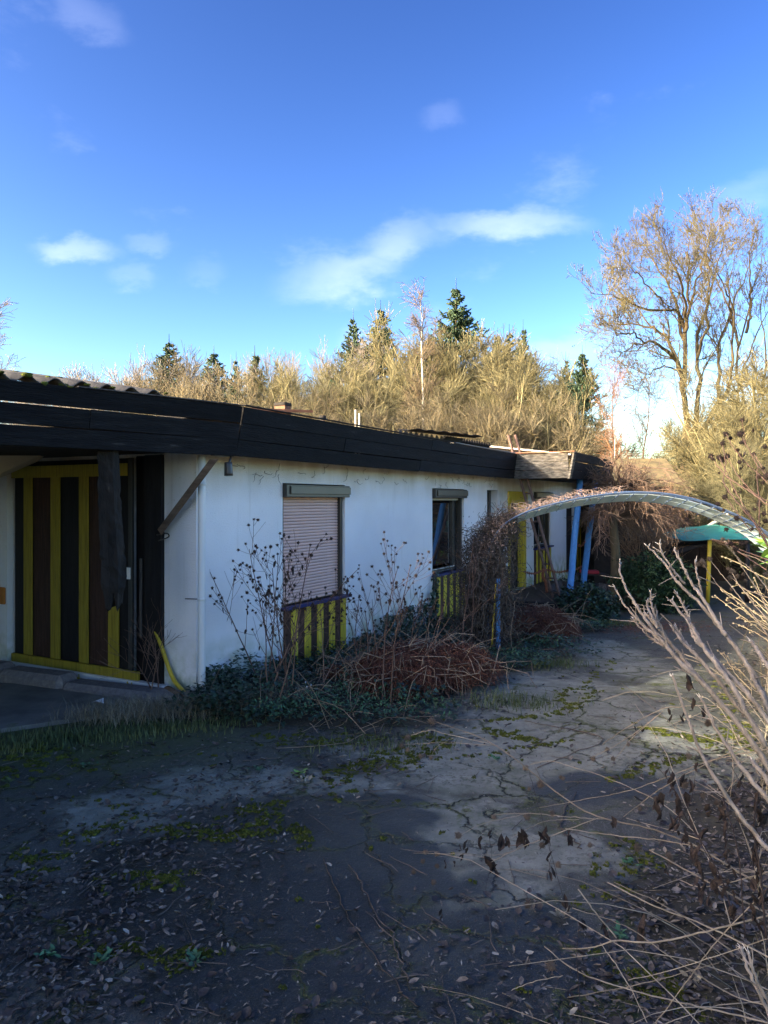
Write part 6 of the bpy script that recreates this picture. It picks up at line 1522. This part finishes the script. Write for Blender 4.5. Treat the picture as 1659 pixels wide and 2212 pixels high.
# low arching stems over the leafy ground
LS = [
 (8, [(230, 370), (400, 430), (500, 480), (600, 550), (760, 680), (920, 775), (1150, 830), (1340, 900), (1540, 1020), (1720, 1110)], 3.5, 2.6, .0020, .0055),
 (8, [(130, 430), (210, 410), (300, 430), (490, 470)], 3.55, 3.4, .0014, .002), (8, [(100, 470), (300, 463), (500, 475)], 3.5, 3.4, .0014, .002), (8, [(215, 520), (240, 480), (310, 440)], 3.5, 3.45, .001, .0012),
 (8, [(640, 555), (720, 540), (800, 560), (960, 610), (1200, 720), (1350, 850)], 3.3, 2.8, .0015, .002),
 (8, [(490, 770), (640, 765), (800, 780), (960, 790)], 3.2, 3.0, .0014, .002), (8, [(340, 860), (410, 820), (490, 795), (620, 768)], 3.25, 3.15, .0012, .0015),
 (8, [(450, 985), (600, 910), (700, 872), (930, 785)], 3.1, 2.95, .0022, .0028), (8, [(140, 935), (340, 940), (490, 962)], 3.2, 3.1, .0012, .0018), (8, [(300, 930), (480, 945), (600, 915)], 3.15, 3.08, .0012, .0016),
 (8, [(680, 740), (900, 700), (1070, 665), (1250, 600), (1430, 535), (1700, 480)], 3.1, 2.5, .0012, .0028),
 (8, [(790, 830), (1000, 860), (1200, 880), (1340, 905)], 2.95, 2.75, .002, .003),
 (8, [(970, 1060), (1170, 1160), (1400, 1250), (1700, 1400)], 2.75, 2.5, .003, .004), (8, [(845, 1090), (920, 1190), (1010, 1300)], 2.75, 2.7, .003, .0035),
 (8, [(780, 1345), (900, 1340), (1010, 1310), (1160, 1318), (1400, 1270), (1700, 1190)], 2.72, 2.4, .0035, .0045),
 (8, [(530, 1538), (640, 1490), (780, 1460)], 2.7, 2.65, .002, .002), (8, [(520, 1535), (700, 1600), (900, 1690)], 2.68, 2.6, .003, .003),
 (8, [(700, 1335), (840, 1440), (1100, 1530), (1400, 1600), (1720, 1680)], 2.7, 2.4, .0025, .004), (8, [(800, 1555), (1100, 1500), (1450, 1405)], 2.65, 2.45, .0025, .002),
 (8, [(940, 1320), (1050, 1480), (1160, 1700)], 2.65, 2.5, .0022, .0025), (8, [(1150, 920), (1330, 1020), (1500, 1110), (1720, 1230)], 2.7, 2.45, .003, .004),
 (8, [(1000, 1060), (1250, 1180), (1500, 1350)], 2.7, 2.5, .0018, .003), (8, [(820, 1170), (1050, 1250), (1240, 1380), (1500, 1540), (1700, 1600)], 2.7, 2.4, .0018, .0035),
 (8, [(950, 470), (1050, 400), (1200, 320), (1280, 308), (1450, 300), (1700, 330)], 3.0, 2.5, .0016, .003), (8, [(900, 530), (1060, 440), (1210, 325)], 3.05, 2.9, .0013, .002), (8, [(1000, 535), (1080, 440), (1205, 328)], 3.0, 2.9, .001, .0015),
 (8, [(1280, 1050), (1400, 1080), (1720, 1000)], 2.6, 2.4, .002, .003), (8, [(1150, 1700), (1300, 1500), (1450, 1300), (1700, 1050)], 2.5, 2.3, .002, .003), (8, [(1060, 1480), (1300, 1420), (1659, 1300)], 2.5, 2.3, .0015, .0025),
 (8, [(1040, 780), (1200, 660), (1430, 535), (1600, 470), (1720, 440)], 2.8, 2.4, .0015, .003), (8, [(560, 870), (700, 800), (850, 790)], 3.1, 3.0, .001, .0015)]
dk = [(8, [(1230, 570), (1290, 750), (1400, 930), (1480, 1100), (1500, 1200)], 2.6, 2.4, .002, .004), (8, [(1620, 640), (1600, 850), (1630, 1050), (1650, 1300)], 2.3, 2.2, .003, .005), (8, [(635, 580), (660, 680), (700, 820), (740, 980), (790, 1150)], 3.2, 2.8, .0012, .0012), (8, [(463, 850), (475, 960), (450, 1100), (500, 1150)], 3.1, 3.0, .001, .001), (8, [(1180, 560), (1250, 650), (1330, 800), (1400, 950)], 2.6, 2.5, .001, .002), (8, [(1350, 560), (1330, 700), (1250, 850)], 2.6, 2.5, .001, .002), (8, [(850, 1240), (840, 1400), (860, 1659)], 2.6, 2.5, .0015, .002), (8, [(1440, 640), (1500, 800), (1540, 1000), (1560, 1300)], 2.4, 2.3, .002, .003), (8, [(1500, 560), (1560, 660), (1659, 760)], 2.4, 2.3, .001, .002)]
lb = [(8, x, y, Yd, .0105 * s_) for (x, y, Yd, s_) in [(215, 370, 3.5, 1.6), (115, 440, 3.55, 1.3), (90, 475, 3.5, 1.2), (115, 492, 3.5, 1.1), (170, 520, 3.5, 1.1), (215, 527, 3.5, 1), (620, 570, 3.3, 1.2), (685, 640, 3.25, 1.6), (635, 660, 3.25, .8), (625, 780, 3.15, 1.4), (735, 765, 3.1, 1.1), (485, 780, 3.2, 1), (332, 860, 3.2, 1.4), (910, 530, 3.05, 1), (995, 530, 3.0, .9), (1320, 520, 2.7, 1.1), (190, 930, 3.2, 1), (180, 970, 3.2, 1), (240, 940, 3.2, .9), (240, 990, 3.2, .9), (140, 1015, 3.2, 1), (225, 1060, 3.15, 1.1), (630, 1155, 2.9, 1.6), (760, 985, 2.9, 1.2), (690, 900, 3.0, 1.2), (895, 900, 2.9, .9), (1100, 910, 2.8, 1.3), (780, 615, 3.2, .8), (730, 1420, 2.7, 1.9), (1060, 470, 3.0, .6), (1235, 945, 2.7, 1.1), (1300, 640, 2.6, 1.5), (1400, 380, 2.6, 1), (1410, 370, 2.6, 1.2), (1475, 770, 2.5, 1.1), (1540, 790, 2.5, 1.1), (1180, 700, 2.8, 1), (1110, 745, 2.8, .9), (830, 1640, 2.6, .9), (970, 490, 3.05, .8), (770, 610, 3.2, .7), (1240, 970, 2.7, 1), (1380, 690, 2.6, 1), (1440, 720, 2.6, .9)]]
ll = [(8, x, y, Yd, L_) for (x, y, Yd, L_) in [(425, 880, 3.15, .045), (465, 850, 3.1, .035), (515, 890, 3.05, .075), (543, 885, 3.05, .05), (600, 870, 3.05, .08), (625, 880, 3.05, .05), (612, 850, 3.05, .06), (700, 850, 3.0, .07), (715, 870, 3.0, .07), (805, 862, 2.95, .06), (812, 880, 2.95, .045), (360, 900, 3.15, .045), (340, 910, 3.15, .03), (470, 980, 3.1, .09), (482, 1000, 3.1, .06), (275, 975, 3.2, .03), (315, 975, 3.2, .03), (345, 945, 3.2, .035), (1120, 1250, 2.7, .09), (1115, 1290, 2.7, .07), (960, 1240, 2.75, .07), (962, 1275, 2.7, .05), (870, 1240, 2.8, .05), (790, 1140, 2.9, .05), (795, 1155, 2.9, .04), (738, 1015, 2.95, .055), (255, 1190, 3.0, .04), (1190, 750, 2.75, .07), (1180, 725, 2.75, .06), (1200, 700, 2.75, .05), (1250, 800, 2.6, .07), (1350, 930, 2.55, .06), (1000, 800, 2.9, .05), (1380, 850, 2.5, .06), (720, 945, 2.95, .04), (1250, 610, 2.6, .05), (1290, 620, 2.6, .05), (1310, 700, 2.6, .05), (1330, 640, 2.6, .05), (550, 515, 3.3, .025), (1120, 395, 3.0, .04), (1090, 400, 3.0, .025), (1235, 330, 2.9, .04), (1295, 345, 2.8, .04), (1380, 330, 2.7, .05), (1325, 200, 2.6, .06), (1340, 290, 2.6, .035), (1420, 1000, 2.4, .06), (1440, 1060, 2.4, .06), (1620, 760, 2.3, .06), (1610, 850, 2.3, .06), (1600, 950, 2.3, .06), (1400, 740, 2.5, .05), (1460, 760, 2.5, .06), (1520, 720, 2.4, .05), (1540, 620, 2.4, .05), (1350, 560, 2.6, .04), (1220, 1010, 2.6, .03), (1505, 1180, 2.4, .05), (1470, 1100, 2.4, .05), (1640, 1120, 2.25, .06)]]
stemset('fallen_burr_plant', 'pale arching burr stems reaching left over the leafy asphalt with shrivelled dark leaves', 'dried weed', LS, M_straw, 'pale', lb, ll)
stemset('dark_leafy_weed', 'blackened upright weed stems in the lower right tangle', 'dried weed', dk, M_leafdark, 'dark', [], [(8, 1230 + 8 * i + rg.normal(0, 14), 590 + 26 * i, 2.6 - .01 * i, rg.uniform(.025, .05)) for i in range(22)] + [(8, 1615 + rg.normal(0, 16), 660 + 34 * i, 2.3, rg.uniform(.03, .05)) for i in range(18)] + [(8, 1450 + 6 * i + rg.normal(0, 12), 660 + 40 * i, 2.4, rg.uniform(.025, .045)) for i in range(14)])
# tangled dead stalks filling the lower right and right edge
n = 230; K = 7; yb = rg.uniform(2.0, 7.5, n); nb_ = rg.uniform(4.35, 6.2, n)
sb_ = (yb - P0.y - N.y * nb_) / D.y; b_ = np.array(P0)[None] + np.outer(sb_, np.array(D)) + np.outer(nb_, np.array(N)); b_[:, 2] = zground(b_[:, 0], b_[:, 1])
d = rg.normal(0, .6, (n, 3)) + np.array([-.55, 0, .55]); d /= np.linalg.norm(d, axis=1, keepdims=True); P = np.empty((n, K, 3)); p = b_.copy(); ln_ = rg.uniform(.35, 1.3, n)[:, None]
for k in range(K):
    P[:, k] = p; d = d + rg.normal(0, .1, (n, 3)) + np.array([0, 0, -.16]); d /= np.linalg.norm(d, axis=1, keepdims=True); p = p + d * ln_ / (K - 1); p[:, 2] = np.maximum(p[:, 2], .01)
stuff(tubes('verge_stalks', [(P, np.tile(np.linspace(.0024, .0012, K), (n, 1)))], M_straw, None, 4, rng=rg))
# bramble-like shrubs along the verge
vb = [(7.2, 5.4, .95, 'pale bramble thicket on the verge nearest the arch'), (9.5, 6.6, 1.0, 'yellow bramble thicket on the verge behind the arch'), (4.6, 5.3, 1.1, 'low bramble thicket on the verge right of the grey stalks'), (13.5, 8.2, 1.6, 'bramble thicket on the verge beside the awning'), (2.6, 5.3, 1.2, 'small bramble tangle at the right picture edge'), (.9, 5.2, .9, 'low straw tangle beside the sunlit patch of asphalt')]
src = None
for k, (s, n_, h_, lab) in enumerate(vb):
    if src is None:
        src = willow(91, h=2.0, stems=22, spread=.9, tw=M_strawlit, bk=M_straw, label=lab, n1=8, n2=6, n3=2, tr=.0035, up=.2); src.name = 'bramble'; WHs = 2.0; o = src
    else: o = copy_tree(src, lab)
    o['group'] = 'bramble thickets along the verge'; q = wp(s, n_, 0); o.location = (q.x, q.y, float(gz_(0, q.y))); o.rotation_euler = (0, 0, k * 1.3); f = h_ / 2.3; o.scale = (f * .9, f * .9, f)
